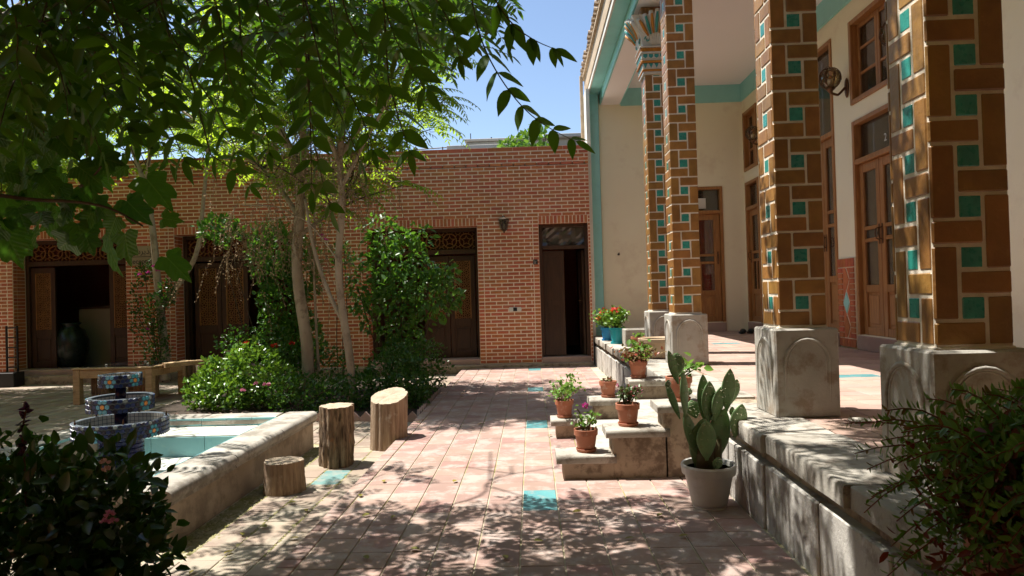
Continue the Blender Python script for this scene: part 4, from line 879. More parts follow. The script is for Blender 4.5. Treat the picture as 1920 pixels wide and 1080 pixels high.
# ================================================================== LOGS AND TABLE
def log(name, label, x, y, z, r, h, mat, top, tilt=(0,0), lob=.06, taper=.0, group='log stools', seed=0, cut=0.0, rough=.02, cuty=0.0):
    R0 = random.Random(seed); ph = [R0.uniform(0,6.28) for _ in range(5)]; n = 72; k = 13; rd = [R0.gauss(0,1) for _ in range(n)]; rd = [(rd[j]+.5*rd[j-1]+.5*rd[(j+1)%n])/2 for j in range(n)]; ra = rough*r; notch = [R0.randrange(n) for _ in range(4)]
    t = thing(name, label, 'log stool', (x, y, z), group); vs = []; fs = []
    def rr(q, f): return r*(1+taper*(1-f)**2+lob*(math.sin(2*q+ph[0])+.7*math.sin(3*q+ph[1]+f)+.5*math.sin(5*q+ph[2]-f*1.5)+.3*math.sin(11*q+ph[3]+2*f)+.22*math.sin(17*q+ph[4])))
    for i in range(k):
        f = i/(k-1)
        for j in range(n):
            q = 2*math.pi*j/n; w = rr(q, f)+ra*(rd[j]+.45*math.sin(j*2.4+f*9)*R0.random()+.35*R0.gauss(0,1)*(0 < i < k-1))-(r*.09 if j in notch[:2] and rough > .015 else 0)-(r*.04 if (j-1)%n in notch[:2] and rough > .015 else 0); X, Y = w*math.cos(q), w*math.sin(q); vs.append((x+X+tilt[0]*f*h, y+Y+tilt[1]*f*h, z+h*f+(cut*X+cuty*Y)*f**3))
    for i in range(k-1):
        for j in range(n): fs.append((i*n+j, i*n+(j+1)%n, (i+1)*n+(j+1)%n, (i+1)*n+j))
    g = G(); g.add(vs, fs); g.add(vs[:n], [tuple(range(n))[::-1]]); g.obj('side', mat, t, smooth=True)
    c = (x+tilt[0]*h, y+tilt[1]*h, z+h+.002); tv = [c]; tf = []
    for m_ in (.35,.7,.985):
        for j in range(n): v = vs[(k-1)*n+j]; tv.append((c[0]+(v[0]-c[0])*m_, c[1]+(v[1]-c[1])*m_, c[2]+(v[2]+.002-c[2])*m_+R0.uniform(-.002,.002)))
    for j in range(n):
        tf.append((0,1+j,1+(j+1)%n))
        for m_ in range(2): tf.append((1+m_*n+j,1+(m_+1)*n+j,1+(m_+1)*n+(j+1)%n,1+m_*n+(j+1)%n))
    for j in range(n): tf.append((1+2*n+j, 1+3*n+j, 1+3*n+(j+1)%n, 1+2*n+(j+1)%n))
    tv += [v for v in vs[(k-1)*n:k*n]]; g = G(); g.add(tv, tf); g.obj('cut_face', top, t)
    return t
log('log_stool', 'tall pale log stool with smooth scarred side, beside the raised walkway', -1.385, 6.42, -.10, .165, .485, 'logbare', 'logtop', (.03,0), .035, .02, seed=3, cut=.08, cuty=.34, rough=.02)
log('log_stool', 'tall dark barked log stool next to the corner of the pool', -1.70, 5.80, -.10, .142, .50, 'logbark', 'logtop', (.015,.01), .045, .03, seed=5, rough=.085)
log('log_stool', 'short squat log stump against the long side of the pool', -1.875, 5.02, -.10, .135, .225, 'logbare', 'logtop', (0,0), .04, .10, seed=8, rough=.025)
log('log_stool', 'barked log stool pushed under the left end of the low table', -6.36, 9.93, -.10, .15, .44, 'logbark', 'logtop', (0,0), .05, .02, seed=11, rough=.085)
log('log_stool', 'pale cut log stool under the low table behind the fountain', -6.0, 10.35, -.10, .21, .33, 'logpale', 'logtop', (0,0), .03, .02, seed=12)
log('log_stool', 'gnarled dark log stool just right of the low table', -5.42, 10.75, -.10, .13, .45, 'logbark', 'logtop', (0,0), .09, .06, seed=14, rough=.09)
log('log_stool', 'bulky pale log stool between the low table and the sunlit hedge', -5.10, 10.62, -.10, .19, .50, 'logpale', 'logtop', (0,0), .06, .04, seed=15, cut=-.08)
log('log_stool', 'tallest pale log stool, rising behind the sunlit hedge', -4.93, 11.1, -.10, .16, .64, 'logpale', 'logtop', (.03,0), .03, .05, seed=17)
tb = thing('low_table', 'low rustic wooden table with black glass top under the trees', 'table', (-6.05, 10.1, -.1))
x0, x1, y0, y1, zt = -6.64, -5.48, 9.65, 10.65, .425
for xx in (x0+.05, x1-.05):
    for yy in (y0+.05, y1-.05): G().box(xx-.05,xx+.05,yy-.05,yy+.05,-.1,zt-.03,0,.008).obj('leg', 'plank', tb)
for yy in (y0+.04, y1-.04): G().box(x0+.10,x1-.10,yy-.03,yy+.03,zt-.15,zt-.031,0,.006).obj('rail', 'plank', tb)
for xx in (x0+.04, x1-.04): G().box(xx-.03,xx+.03,y0+.10,y1-.10,zt-.15,zt-.031,0,.006).obj('rail', 'plank', tb)
G().box(x0-.01,x1+.01,y0-.01,y1+.01,zt-.03,zt,0,.008).obj('tabletop', 'plank', tb)
G().box(x0+.06,x1-.03,y0+.05,y1-.06,zt+.001,zt+.011,0,.003).obj('glass_top', 'tableglass', tb)
for xx, yy in ((-6.3,9.9),(-6.0,10.4),(-5.7,9.95)): G().lathe([(.018,0),(.018,.012),(.001,.02)], 10, (xx,yy,zt+.011)).obj('stud', 'glaze_white', tb)
t = thing('plank_bench', 'rough split plank lying across logs at the right end of the low table', 'plank', (-5.1, 10.6, .4))
g = G(); vs = []; fs = []; R0 = random.Random(4)
for i in range(9):
    u = i/8; x = -5.47+u*.62; y = 9.95+u*.62; hw = .10+R0.uniform(-.02,.02); z = .42+R0.uniform(-.008,.008)
    for dx, dz in ((-1,-.035),(1,-.035),(1,.03),(-1,.03)): vs.append((x+dx*hw*.7, y-dx*hw*.7, z+dz))
for i in range(8):
    for j in range(4): fs.append((i*4+j, i*4+(j+1)%4, (i+1)*4+(j+1)%4, (i+1)*4+j))
fs += [(0,3,2,1),(32,33,34,35)]; g.add(vs, fs); g.obj('slab', 'plank', t)
# ================================================================== PLANT TOOLS
def nrm(a): return a/(np.linalg.norm(a, axis=-1, keepdims=True)+1e-9)
def leaves(P, D, N, L, Wd, six=True, droop=.12, cup=.25):
    P, D, N = np.asarray(P,float), nrm(np.asarray(D,float)), np.asarray(N,float); n = len(P); L = np.broadcast_to(np.asarray(L,float),(n,)); Wd = np.broadcast_to(np.asarray(Wd,float),(n,))
    Sd = nrm(np.cross(N, D)); N = nrm(np.cross(D, Sd)); L1, W1 = L[:,None], Wd[:,None]
    if six:
        V = np.stack([P, P+D*L1*.28+Sd*W1*.85+N*W1*cup, P+D*L1*.66+Sd*W1*.72+N*(W1*cup-L1*droop*.4), P+D*L1-N*L1*droop, P+D*L1*.66-Sd*W1*.72+N*(W1*cup-L1*droop*.4), P+D*L1*.28-Sd*W1*.85+N*W1*cup], 1); k = 6; T = np.array([(0,1,2),(0,2,3),(0,3,4),(0,4,5)])
    else:
        V = np.stack([P, P+D*L1*.45+Sd*W1+N*W1*cup, P+D*L1-N*L1*droop, P+D*L1*.45-Sd*W1+N*W1*cup], 1); k = 4; T = np.array([(0,1,2),(0,2,3)])
    F = (T[None]+(np.arange(n)*k)[:,None,None]).reshape(-1,3); return V.reshape(-1,3), F
def leaf_obj(name, spec, mat, parent, six=True, kind='stuff', droop=.12, cup=.25):
    V, F = leaves(*spec, six=six, droop=droop, cup=cup); return npobj(name, V, F, mat, parent, kind=kind)
UP = np.array([0,0,1.0])
def compound(p0, d, length, pairs, ll, droop=.35, hang=.3, wr=.17, plane=None, ang=.45):
    d = nrm(np.array(d,float)); p0 = np.array(p0,float); P, D, N, L = [], [], [], []; pts = []
    f = lambda t: p0+d*length*t-UP*droop*length*t*t
    for t in np.linspace(0,1,6): pts.append(f(t))
    for t in np.linspace(.22,.96,pairs):
        T = nrm(d-UP*2*droop*t); s = nrm(np.cross(T, UP if plane is None else plane)); nn = np.cross(s, T)
        for sg in (-1,1):
            P.append(f(t)); D.append(s*sg+T*ang-UP*hang+rng.normal(0,.07,3)); N.append(nn+rng.normal(0,.18,3)); L.append(ll*(.78+.35*math.sin(math.pi*min(1,t+.1)))*rng.uniform(.88,1.1))
    T = nrm(d-UP*2*droop); P.append(f(1)); D.append(T-UP*.2); N.append(np.cross(nrm(np.cross(T,UP)),T)); L.append(ll*.9)
    return (P, D, N, L), pts
LIT = [(-.75,.95,4.75,6.7,0),(-4.75,-3.3,8.2,9.2,.45),(-3.2,-2.6,5.2,6.4,.15),(-1.2,1.1,10.7,11.7,0),(.1,1.3,4.7,6.5,.3),(-1.75,-1.15,6.15,6.75,.3),(-2.2,-1.2,9.4,9.9,1.7),(-4.9,-4.0,9.8,10.2,2.3)]
def blocks(e, m=.0):
    for x0,x1,y0,y1,z in LIT:
        k = (e[2]-z)/math.tan(SUN_EL); gx, gy = e[0]+k*math.cos(SUN_AZ), e[1]-k*math.sin(SUN_AZ)
        if e[2] > z+.8 and x0-m < gx < x1+m and y0-m < gy < y1+m: return True
    return False
class Crown:
    def __init__(s): s.P=[];s.D=[];s.N=[];s.L=[];s.tw=G()
    def comp(s, p0, d, length, pairs, ll, **k):
        (a,b,c,e), pts = compound(p0, d, length, pairs, ll, **k); s.P+=a;s.D+=b;s.N+=c;s.L+=e; s.tw.tube(pts, [.0035,.003,.003,.0025,.002,.001], 4, cap=False)
    def rosette(s, c, out, n, length, pairs, ll, **k):
        if blocks(c, .14): return
        for i in range(n):
            a = 2*math.pi*(i+rng.uniform(-.3,.3))/n; d = np.array([math.cos(a), math.sin(a), rng.uniform(.05,.8)])+.5*np.array(out)
            s.comp(np.array(c)+rng.normal(0,.03,3), d, length*rng.uniform(.7,1.15), pairs+rng.integers(-1,2), ll, droop=rng.uniform(.3,.75), **k)
    def build(s, root, mat, wr=.17, six=True, twmat='twig'):
        L = np.array(s.L); leaf_obj('crown', (s.P, s.D, s.N, L, L*wr), mat, root, six); s.tw.obj('twig', twmat, root, kind='stuff')
def polypts(path, step=.15):
    out = []; P = [np.array(p,float) for p in path]
    for a, b in zip(P, P[1:]):
        n = max(1, int(np.linalg.norm(b-a)/step)); out += [a+(b-a)*i/n for i in range(n)]
    return out+[P[-1]]
def smooth_path(path, it=2):
    P = [np.array(p,float) for p in path]
    for _ in range(it):
        Q = [P[0]]
        for a, b in zip(P, P[1:]): Q += [a*.75+b*.25, a*.25+b*.75]
        P = Q+[P[-1]]
    return P
def limb(root, name, path, r0, r1, mat='bark', n=9, wob=.05):
    p = smooth_path(path); g = G(); g.tube(p, list(np.linspace(r0, r1, len(p))), n, wob=wob); g.obj(name, mat, root, smooth=True); return p
# ================================================================== TREES
# --- two pale trunked trees in the bed
t1 = thing('tree_of_heaven', 'thickest pale trunk with a bend, rising from the planting bed behind the fountain', 'tree', (-3.0, 9, -.05), 'trees in the planting bed')
limb(t1, 'trunk', [(-3.0,9,-.08),(-2.99,9,.35),(-3.02,9,.95),(-3.14,9,1.75),(-3.05,9,2.5),(-3.02,9.02,3.1)], .085, .062, wob=.05)
L1 = [limb(t1,'branch',[(-3.02,9.02,3.0),(-3.4,9.1,3.8),(-3.9,9.3,4.6),(-4.3,9.4,5.5)],.06,.02), limb(t1,'branch',[(-3.02,9.02,3.05),(-2.9,8.8,3.9),(-3.1,8.6,4.9),(-3.0,8.5,5.8)],.055,.02), limb(t1,'branch',[(-3.05,9,2.4),(-3.6,9.4,3.1),(-4.6,9.8,3.8),(-5.4,10,4.4)],.04,.012), limb(t1,'branch',[(-3.03,9,2.2),(-2.62,9.3,2.6),(-2.3,9.6,3.2),(-2.0,9.8,4.1)],.03,.012)]
c = Crown()
for p in L1:
    q = polypts(p); q = q[int(len(q)*.3):]
    for k in range(58):
        b = q[rng.integers(len(q))]; o = rng.normal(0,.48,3); o[2] = abs(o[2])*.8-.1; e = b+o; c.tw.tube([b, b+o*.5+np.array([0,0,.05]), e], [.010,.008,.006], 5); c.rosette(e, nrm(o), 7, .46, 7, .095)
c.build(t1, 'heaven_sunlit')
t2 = thing('tree_of_heaven', 'slender pale forked trunk in the planting bed behind the pale log stool', 'tree', (-2.28, 8.5, -.05), 'trees in the planting bed')
limb(t2, 'trunk', [(-2.29,8.5,-.08),(-2.28,8.5,.45),(-2.38,8.5,1.15),(-2.43,8.5,1.75),(-2.34,8.5,2.5),(-2.37,8.5,3.2)], .054, .040)
L2 = [limb(t2,'branch',[(-2.37,8.5,3.1),(-2.2,8.35,3.9),(-1.9,8.2,4.7),(-1.7,8.1,5.4)],.045,.014), limb(t2,'branch',[(-2.36,8.5,3.0),(-2.6,8.2,3.8),(-2.9,7.8,4.6),(-3.1,7.6,5.3)],.035,.012), limb(t2,'branch',[(-2.36,8.5,2.7),(-1.9,8.3,3.4),(-1.45,8.1,4.0),(-1.2,8.0,4.6)],.026,.010), limb(t2,'branch',[(-2.37,8.5,3.1),(-1.8,8.75,4.0),(-1.35,9.0,4.9),(-1.2,9.1,5.5)],.035,.012), limb(t2,'branch',[(-2.33,8.5,.95),(-2.55,8.55,1.35),(-2.75,8.6,1.9),(-2.85,8.6,2.6)],.034,.018)]
c = Crown()
for i, p in enumerate(L2[:4]):
    q = polypts(p); q = q[int(len(q)*.35):]
    for k in range((42,38,30,40)[i]):
        b = q[rng.integers(len(q))]; o = rng.normal(0,.34,3); o[2] = o[2]*.8+.1
        e = b+o
        if e[0] > -.95: e[0] = -.95-rng.uniform(0,.3)
        o = e-b; c.tw.tube([b, b+o*.5+np.array([0,0,.05]), e], [.009,.007,.005], 5); c.rosette(e, nrm(o), 6, .46, 8, .09)
c.build(t2, 'heaven_sunlit')
t3 = thing('dry_climber', 'tangle of pale dry seed sprays hanging around the two bed trunks', 'climber', (-2.85, 8.75, 0))
limb(t3, 'stem', [at(598,700,9.1),at(592,600,9.1),at(588,500,9.1),at(592,400,9.1),at(570,330,9.1)], .020, .010); limb(t3, 'stem', [at(560,410,8.85),at(520,385,8.8),at(455,385,8.7)], .012, .006); limb(t3, 'stem', [at(640,500,8.4),at(600,440,8.4),at(560,400,8.4),at(500,415,8.3)], .010, .004)
P, D, N, L = [], [], [], []; tw = G()
cl = [(at(px_,py_,8.6+rng.uniform(-.4,.5)),n_) for px_,py_,n_ in ((470,420,14),(440,440,10),(520,420,12),(560,330,16),(600,320,18),(640,300,18),(540,260,16),(500,300,14),(680,310,14),(580,250,18),(620,230,14),(560,440,10),(590,460,10),(650,400,8),(610,470,8),(700,330,8),(550,480,8))]
for cpt, n_ in cl:
    for k in range(n_*2):
        s = cpt+rng.normal(0,.26,3); ln = rng.uniform(.18,.48); dd = nrm(np.array([rng.normal(0,.5),rng.normal(0,.5),-.1])); pts = [s+dd*ln*.5*u-UP*ln*u*u for u in np.linspace(0,1,6)]; tw.tube(pts, .0028, 3, cap=False)
        for u in np.linspace(.15,1,18):
            P.append(s+dd*ln*.5*u-UP*ln*u*u+rng.normal(0,.012,3)); D.append(rng.normal(0,1,3)-UP*.6); N.append(rng.normal(0,1,3)); L.append(rng.uniform(.018,.038))
L = np.array(L); leaf_obj('seed_spray', (P,D,N,L,L*.3), 'dry', t3, False); tw.obj('twig', 'dry', t3, kind='stuff')
t4 = thing('wall_tree', 'slender Y shaped tree against the brick pier beside the reception sign', 'tree', (-6.6, 12.1, -.05))
limb(t4, 'trunk', [(-6.60,12.1,-.05),(-6.63,12.1,.6),(-6.70,12.1,1.4),(-6.78,12.1,2.6),(-6.86,12.0,3.6)], .085, .05); L4 = [limb(t4,'branch',[(-6.68,12.1,1.25),(-6.25,12.08,1.75),(-5.93,12.05,2.25),(-5.85,12.05,3.0),(-5.75,12.0,3.6),(-5.6,11.9,4.6)],.055,.022), limb(t4,'branch',[(-6.86,12.0,3.5),(-7.1,11.9,4.3),(-7.5,11.7,5.2)],.045,.015), limb(t4,'branch',[(-6.84,12.0,3.4),(-6.5,11.6,4.2),(-6.4,11.3,5.2)],.04,.015)]
c = Crown()
for p in L4:
    q = polypts(p); q = [v for v in q if v[2] > 3.6]
    for k in range(40): b = q[rng.integers(len(q))]; o = rng.normal(0,.55,3); o[2] = abs(o[2]); c.tw.tube([b,b+o], [.01,.006], 5); c.rosette(b+o, nrm(o), 6, .5, 6, .11)
c.build(t4, 'heaven_sunlit')
# trees off to the left, and two added by the camera, whose crowns shade the courtyard
def side_tree(label, x, y, h, spread, nros, seed):
    t = thing('courtyard_tree', label, 'tree', (x, y, -.1), 'shade trees left of the courtyard'); limb(t, 'trunk', [(x,y,-.1),(x+.1,y,1.2),(x+.05,y+.1,h*.55)], .12, .08); c = Crown()
    for k in range(5):
        a = k*1.257+seed; e = (x+spread*math.cos(a)*.8, y+spread*math.sin(a)*.8, h*.85); p = limb(t,'branch',[(x+.05,y+.1,h*.5),(x+spread*.4*math.cos(a),y+spread*.4*math.sin(a),h*.72),e],.05,.015); q = polypts(p)[3:]
        for m in range(nros//5): b = q[rng.integers(len(q))]; o = rng.normal(0,.55,3); o[2] = abs(o[2])*.7; c.tw.tube([b,b+o],[.01,.006],5); c.rosette(b+o, nrm(o), 6, .5, 6, .11)
    c.build(t, 'heaven_sunlit')
side_tree('unseen tree added so its high crown shades the near left bush', -2.9, .7, 5.2, 2.6, 190, .9)  # added out of view to darken the near left side
side_tree('unseen tree added so its high crown shades the nearest paving', -.9, .3, 5.4, 2.7, 240, .2)  # added beside the camera to cut the light on near paving and columns
side_tree('leafy courtyard tree standing beyond the left edge by the reception door', -9.2, 9.4, 5.6, 2.2, 130, .3)
side_tree('courtyard tree farthest left near the wall', -9.25, 11.1, 5.3, 2.1, 150, .5)
side_tree('tall courtyard tree standing left of the low table', -7.6, 8.4, 5.2, 2.1, 130, 1.1)
side_tree('courtyard tree standing left of the pool', -5.7, 5.6, 5.0, 1.5, 60, .7)
# --- near tree: trunk out of frame at left, limbs over the path, dangling compound leaves in front of the lens
HERO = 0; lm = G()
ys = [0,.10,.24,.40,.56,.72,.86,1.0]; ws = [.012,.115,.172,.185,.165,.12,.06,0.0]
vs, fs = [], []
for i, (x, w) in enumerate(zip(ys, ws)):
    z = -.10*x*x; wv = .010*math.sin(i*1.9); vs += [(x,-w,z+w*.28+wv),(x,0,z),(x,w,z+w*.28-wv)]
for i in range(len(ys)-1): fs += [(i*3,i*3+1,i*3+4,i*3+3),(i*3+1,i*3+2,i*3+5,i*3+4)]
lm.add(vs, fs); LEAFLET = lm.mesh('leaflet', 'heaven_shaded', smooth=True)
def leaf_at(name, me, p, d, n, L, parent, wsc=1.0):
    d = nrm(np.array(d,float)); s = nrm(np.cross(n, d)); n = np.cross(d, s); m = Matrix([[d[i], s[i], n[i]] for i in range(3)]); return put(name, me, p, parent, rot=m, scale=(L, L*wsc, L))
nt_ = thing('near_tree_of_heaven', 'nearest ailanthus tree whose dark compound leaves dangle across the upper view', 'tree', (-3.3, 2.6, -.1))
limb(nt_, 'trunk', [(-3.3,2.6,-.1),(-3.25,2.65,1.2),(-3.05,2.8,2.3),(-2.75,3.0,3.1)], .13, .09)
NL = [limb(nt_,'branch',[(-2.75,3.0,3.0),(-1.9,2.8,3.3),(-.9,2.6,3.3),(0.0,2.55,3.15)],.035,.007), limb(nt_,'branch',[(-2.75,3.0,3.1),(-2.0,3.6,4.0),(-1.2,4.0,4.4),(-.4,4.2,4.5),(.2,4.3,4.4)],.035,.007), limb(nt_,'branch',[(-2.8,3.0,3.0),(-2.85,3.5,3.6),(-2.5,4.0,4.0),(-2.8,4.5,4.2),(-2.35,4.9,4.7),(-2.45,5.4,4.8),(-2.0,5.7,5.0)],.020,.005), limb(nt_,'branch',[(-2.75,3.0,3.05),(-2.1,2.4,3.1),(-1.3,2.0,3.0),(-.5,1.9,2.9)],.03,.007), limb(nt_,'branch',[(-2.0,3.6,4.0),(-1.3,3.3,4.7),(-.5,3.2,5.1),(.1,3.2,5.2)],.03,.006), limb(nt_,'branch',[(-2.75,3.0,3.1),(-1.8,2.3,4.0),(-.8,2.0,4.5),(.3,1.9,4.6)],.03,.006), limb(nt_,'branch',[(-3.05,2.8,2.3),(-3.6,2.4,3.3),(-4.1,2.2,4.2)],.03,.006), limb(nt_,'branch',[(-2.75,3.0,3.1),(-2.5,2.2,4.0),(-1.7,1.7,4.6),(-.8,1.3,4.8)],.03,.006), limb(nt_,'branch',[(-2.75,3.0,3.0),(-3.0,3.7,3.4),(-3.15,4.7,3.8)],.03,.006)]
allq = np.array([v for p in NL for v in polypts(p, .1)])
def hero(pix, Y0, Y1, pairs, lpx, side=(1,1), hang=.25, wsc=1.0, t0=.12):
    "one compound leaf, laid out along a rachis; its leaflets are separate parts"
    global HERO
    n = len(pix); R = [at(px_, py_, Y0+(Y1-Y0)*i/(n-1)) for i, (px_, py_) in enumerate(pix)]
    b = allq[np.argmin(np.linalg.norm(allq-(R[0]+np.array([-.1,.1,.5])), axis=1))]; R2 = smooth_path(R, 2)
    g = G(); g.tube([b, (b+R[0])/2+np.array([0,0,.06])]+R2, [.006,.0045]+list(np.linspace(.0035,.0012,len(R2))), 5); g.obj('leaf_stalk', 'stem', nt_, smooth=True)
    seg = [0]; 
    for a, q in zip(R2, R2[1:]): seg.append(seg[-1]+np.linalg.norm(q-a))
    def P(t):
        s = t*seg[-1]; i = min(max(np.searchsorted(seg, s)-1, 0), len(R2)-2); f = (s-seg[i])/(seg[i+1]-seg[i]+1e-9); return R2[i]*(1-f)+R2[i+1]*f, nrm(R2[i+1]-R2[i])
    Ym = (Y0+Y1)/2; ll = lpx/FPX*Ym; cn = np.array([rng.normal(0,.25), -1, .35])
    for t in np.linspace(t0, .97, pairs):
        p, T = P(t); s = nrm(np.cross(T, cn)); env = .70+.42*math.sin(math.pi*min(1,.25+t*.72))
        for sg, w in ((1,side[0]),(-1,side[1])):
            if not w: continue
            d = s*sg*w+T*.55-UP*hang+rng.normal(0,.08,3); nn = cn+rng.normal(0,.35,3)+s*sg*.35
            leaf_at('leaflet', LEAFLET, p+rng.normal(0,.002,3), d, nn, ll*env*rng.uniform(.88,1.08)*(.75+.25*w), nt_, rng.uniform(.95,1.2)*wsc); HERO += 1
    p, T = P(1.0); leaf_at('leaflet', LEAFLET, p, T-UP*.1, cn, ll*.8, nt_, .9); HERO += 1
hero([(882,-15),(897,63),(923,123),(962,182),(1002,223),(1047,250),(1080,265)], 2.5, 2.55, 9, 56, (1,.75), .35)
hero([(922,-10),(960,48),(1005,78),(1040,92)], 2.45, 2.45, 4, 62, (.6,.35), .95)
hero([(715,-10),(735,60),(765,120),(800,168)], 2.3, 2.35, 5, 66, (1,.9), .5)
hero([(728,150),(748,225),(762,265),(768,288)], 2.6, 2.6, 4, 56, (1,1), .35)
hero([(568,-10),(573,90),(578,170),(588,260),(604,340),(622,396)], 2.2, 2.25, 9, 56, (1,1), .18)
hero([(640,-10),(655,45),(690,100),(712,165)], 2.4, 2.4, 5, 50, (1,1), .4)
hero([(812,-10),(838,30),(855,75),(862,110)], 2.35, 2.4, 4, 52, (1,.8), .5)
hero([(55,30),(105,105),(125,180),(128,230)], 2.3, 2.3, 5, 62, (1,1), .4)
hero([(175,85),(188,140),(200,195),(240,238)], 2.35, 2.35, 6, 62, (1,1), .3)
hero([(245,130),(300,205),(330,260),(345,300)], 2.4, 2.4, 5, 64, (1,1), .35)
hero([(335,110),(395,185),(428,245),(446,290)], 2.45, 2.45, 5, 60, (1,1), .35)
hero([(480,-10),(492,60),(520,115),(552,150)], 2.4, 2.4, 5, 52, (1,1), .4)
hero([(400,-10),(418,60),(422,130),(440,170)], 2.2, 2.2, 5, 56, (1,1), .35)
hero([(300,-10),(312,50),(340,95),(372,120)], 2.3, 2.3, 5, 54, (1,1), .35)
hero([(205,-10),(225,45),(262,88),(305,105)], 2.2, 2.2, 5, 60, (1,1), .35)
hero([(115,-10),(140,35),(150,75),(175,110)], 2.15, 2.15, 5, 60, (1,1), .35)
hero([(760,-10),(778,40),(790,90),(792,130)], 2.6, 2.6, 5, 48, (1,1), .4)
hero([(455,130),(480,190),(500,245),(505,285)], 2.6, 2.6, 5, 50, (1,1), .35)
hero([(20,-10),(35,60),(30,120),(45,170)], 2.1, 2.1, 5, 66, (1,1), .35)
hero([(395,290),(440,320),(470,350)], 2.9, 2.9, 3, 42, (1,1), .35)
hero([(640,150),(670,200),(690,250),(700,285)], 2.7, 2.7, 5, 46, (1,1), .35)
c = Crown()
for e in ((-.85,4.1,2.9),(-.45,4.2,3.0),(-1.15,3.7,2.8),(-.35,3.6,2.9),(-.8,3.4,2.8),(-1.3,4.3,2.9),(-.6,3.85,2.75),(-1.0,4.5,3.0),(-.25,4.0,3.1),(-1.5,3.8,2.8),(-1.25,3.3,2.75)):      # low sprays whose leaf shadows lie on the path
    b = allq[np.argmin(np.linalg.norm(allq-np.array(e)-np.array([0,0,.6]), axis=1))]; c.tw.tube([b, (b+np.array(e))/2+np.array([0,0,.1]), e], [.009,.007,.005], 5); c.rosette(e, (0,0,.2), 7, .55, 10, .095)
def ok_sun(e):                       # thin the high leafage over the near path, so that the low sprays throw the clear shadows
    k = e[2]/math.tan(SUN_EL); gx, gy = e[0]+k*math.cos(SUN_AZ), e[1]-k*math.sin(SUN_AZ)
    return not (-.7 < gx < .75 and 3.1 < gy < 4.75 and rng.uniform() < .86)
for i, p in enumerate(NL):
    q = polypts(p); q = q[int(len(q)*.15):]
    for k in range((22,26,24,20,26,44,40,56,24)[i]):
        b = q[rng.integers(len(q))]; o = rng.normal(0,.36,3); o[2] = abs(o[2])*.8; e = b+o
        if not ok_sun(e): continue
        if e[2] < 2.9 and e[0] > -1.2: continue
        c.tw.tube([b, b+o*.5, e], [.010,.008,.006], 5); c.rosette(e, nrm(o), 5, .50, 8, .10)
for k in range(120):                  # denser dark leafage in the upper left
    px_, py_, Y = rng.uniform(-60,360) if k % 2 else rng.uniform(-60,620), rng.uniform(-120,140), rng.uniform(2.2,3.8); e = at(px_, py_, Y)
    c.comp(e, (rng.normal(0,.6), rng.normal(0,.5), rng.uniform(-.6,.2)), .34, 6, .10, droop=.5, hang=.4)
c.build(nt_, 'heaven_shaded', .185)
# --- fig tree at the left edge
def fig_mesh():
    lob = [(0.0,.12),(20,.40),(38,.54),(50,.52),(62,.60),(78,.74),(92,.74),(104,.62),(114,.55),(126,.70),(140,.86),(150,.86),(160,.74),(168,.82),(174,.95),(180,1.0)]
    pts = []
    for a, r in lob: pts.append((math.radians(a), r))
    n = len(pts); L_ = [(.5-.5*r*1.0*math.cos(a) if a < 9 else 0, 0) for a, r in pts]; cx = .32; vs = [(cx,0,.0)]; out = []
    for sg in (1,-1):
        for a, r in (pts if sg > 0 else pts[-2:0:-1]):
            rr = r*.62 if a < math.pi*.99 else .68
            x = cx-math.cos(a)*rr*(1.0 if math.cos(a) < 0 else .52); y = sg*math.sin(a)*rr*.78; out.append((x,y,.05*abs(y)-.16*(x-.3)**2+.025*math.sin(9*a)))
    vs += out; m = len(out); mid = [((cx+x)/2,y/2,z*.4+.02) for x,y,z in out]; vs += mid
    fs = [(0,1+m+i,1+m+(i+1)%m) for i in range(m)]+[(1+m+i,1+i,1+(i+1)%m,1+m+(i+1)%m) for i in range(m)]
    g = G(); g.add(vs, fs); return g.mesh('fig_leaf', 'fig', smooth=True)
FIG = fig_mesh()
fg = thing('fig_tree', 'fig tree with large lobed leaves hanging in from the left edge', 'tree', (-3.0, 2.9, -.1))
limb(fg, 'trunk', [(-3.0,2.9,-.1),(-2.95,2.9,.9),(-2.7,2.85,1.6)], .08, .055)
B1 = [(-2.7,2.85,1.55)]+[at(px_,py_,2.6) for px_,py_ in ((-30,362),(60,375),(150,378),(210,390),(268,424))]; B2 = [at(150,350,2.6),at(172,335,2.58),at(190,312,2.55)]; B3 = [(-2.75,2.87,1.5)]+[at(px_,py_,2.8) for px_,py_ in ((-60,200),(20,230),(90,250),(150,262))]
for bb, r in ((B1,.010),(B2,.007),(B3,.010)): limb(fg, 'branch', bb, r, r*.35, 'twig', 7)
def figleaf(b, tip, Y, tilt=0, L=None):
    p, q = at(*b, Y), at(*tip, Y+rng.uniform(-.05,.15)); d = q-p; leaf_at('leaf', FIG, p, d, np.array([tilt+rng.normal(0,.3), -1+rng.normal(0,.2), .45+rng.normal(0,.25)]), np.linalg.norm(d)*1.02, fg, rng.uniform(.85,1.1))
for b, e in (((255,312),(325,395)),((290,408),(345,415)),((293,463),(360,530)),((192,412),(222,520)),((232,415),(242,500)),((218,356),(285,425)),((157,382),(183,445)),((128,358),(120,458)),((30,420),(60,482)),((0,412),(42,505)),((150,420),(178,482)),((62,315),(18,360)),((95,245),(150,300)),((205,272),(262,258)),((108,300),(60,350)),((100,370),(95,420)),((60,390),(90,425)),((180,330),(230,300)),((20,250),(70,300)),((-10,300),(60,330)),((40,340),(110,385)),((130,300),(190,345)),((70,220),(120,250)),((150,210),(215,235)),((-20,210),(40,250)),((10,200),(60,170)),((180,380),(150,440)),((225,390),(200,450)),((0,350),(30,420)),((100,330),(140,400)),((160,250),(210,300)),((-30,380),(20,440)),((250,300),(205,330)),((275,330),(300,300)),((80,270),(30,300))):
    figleaf(b, e, rng.uniform(2.45,2.85))
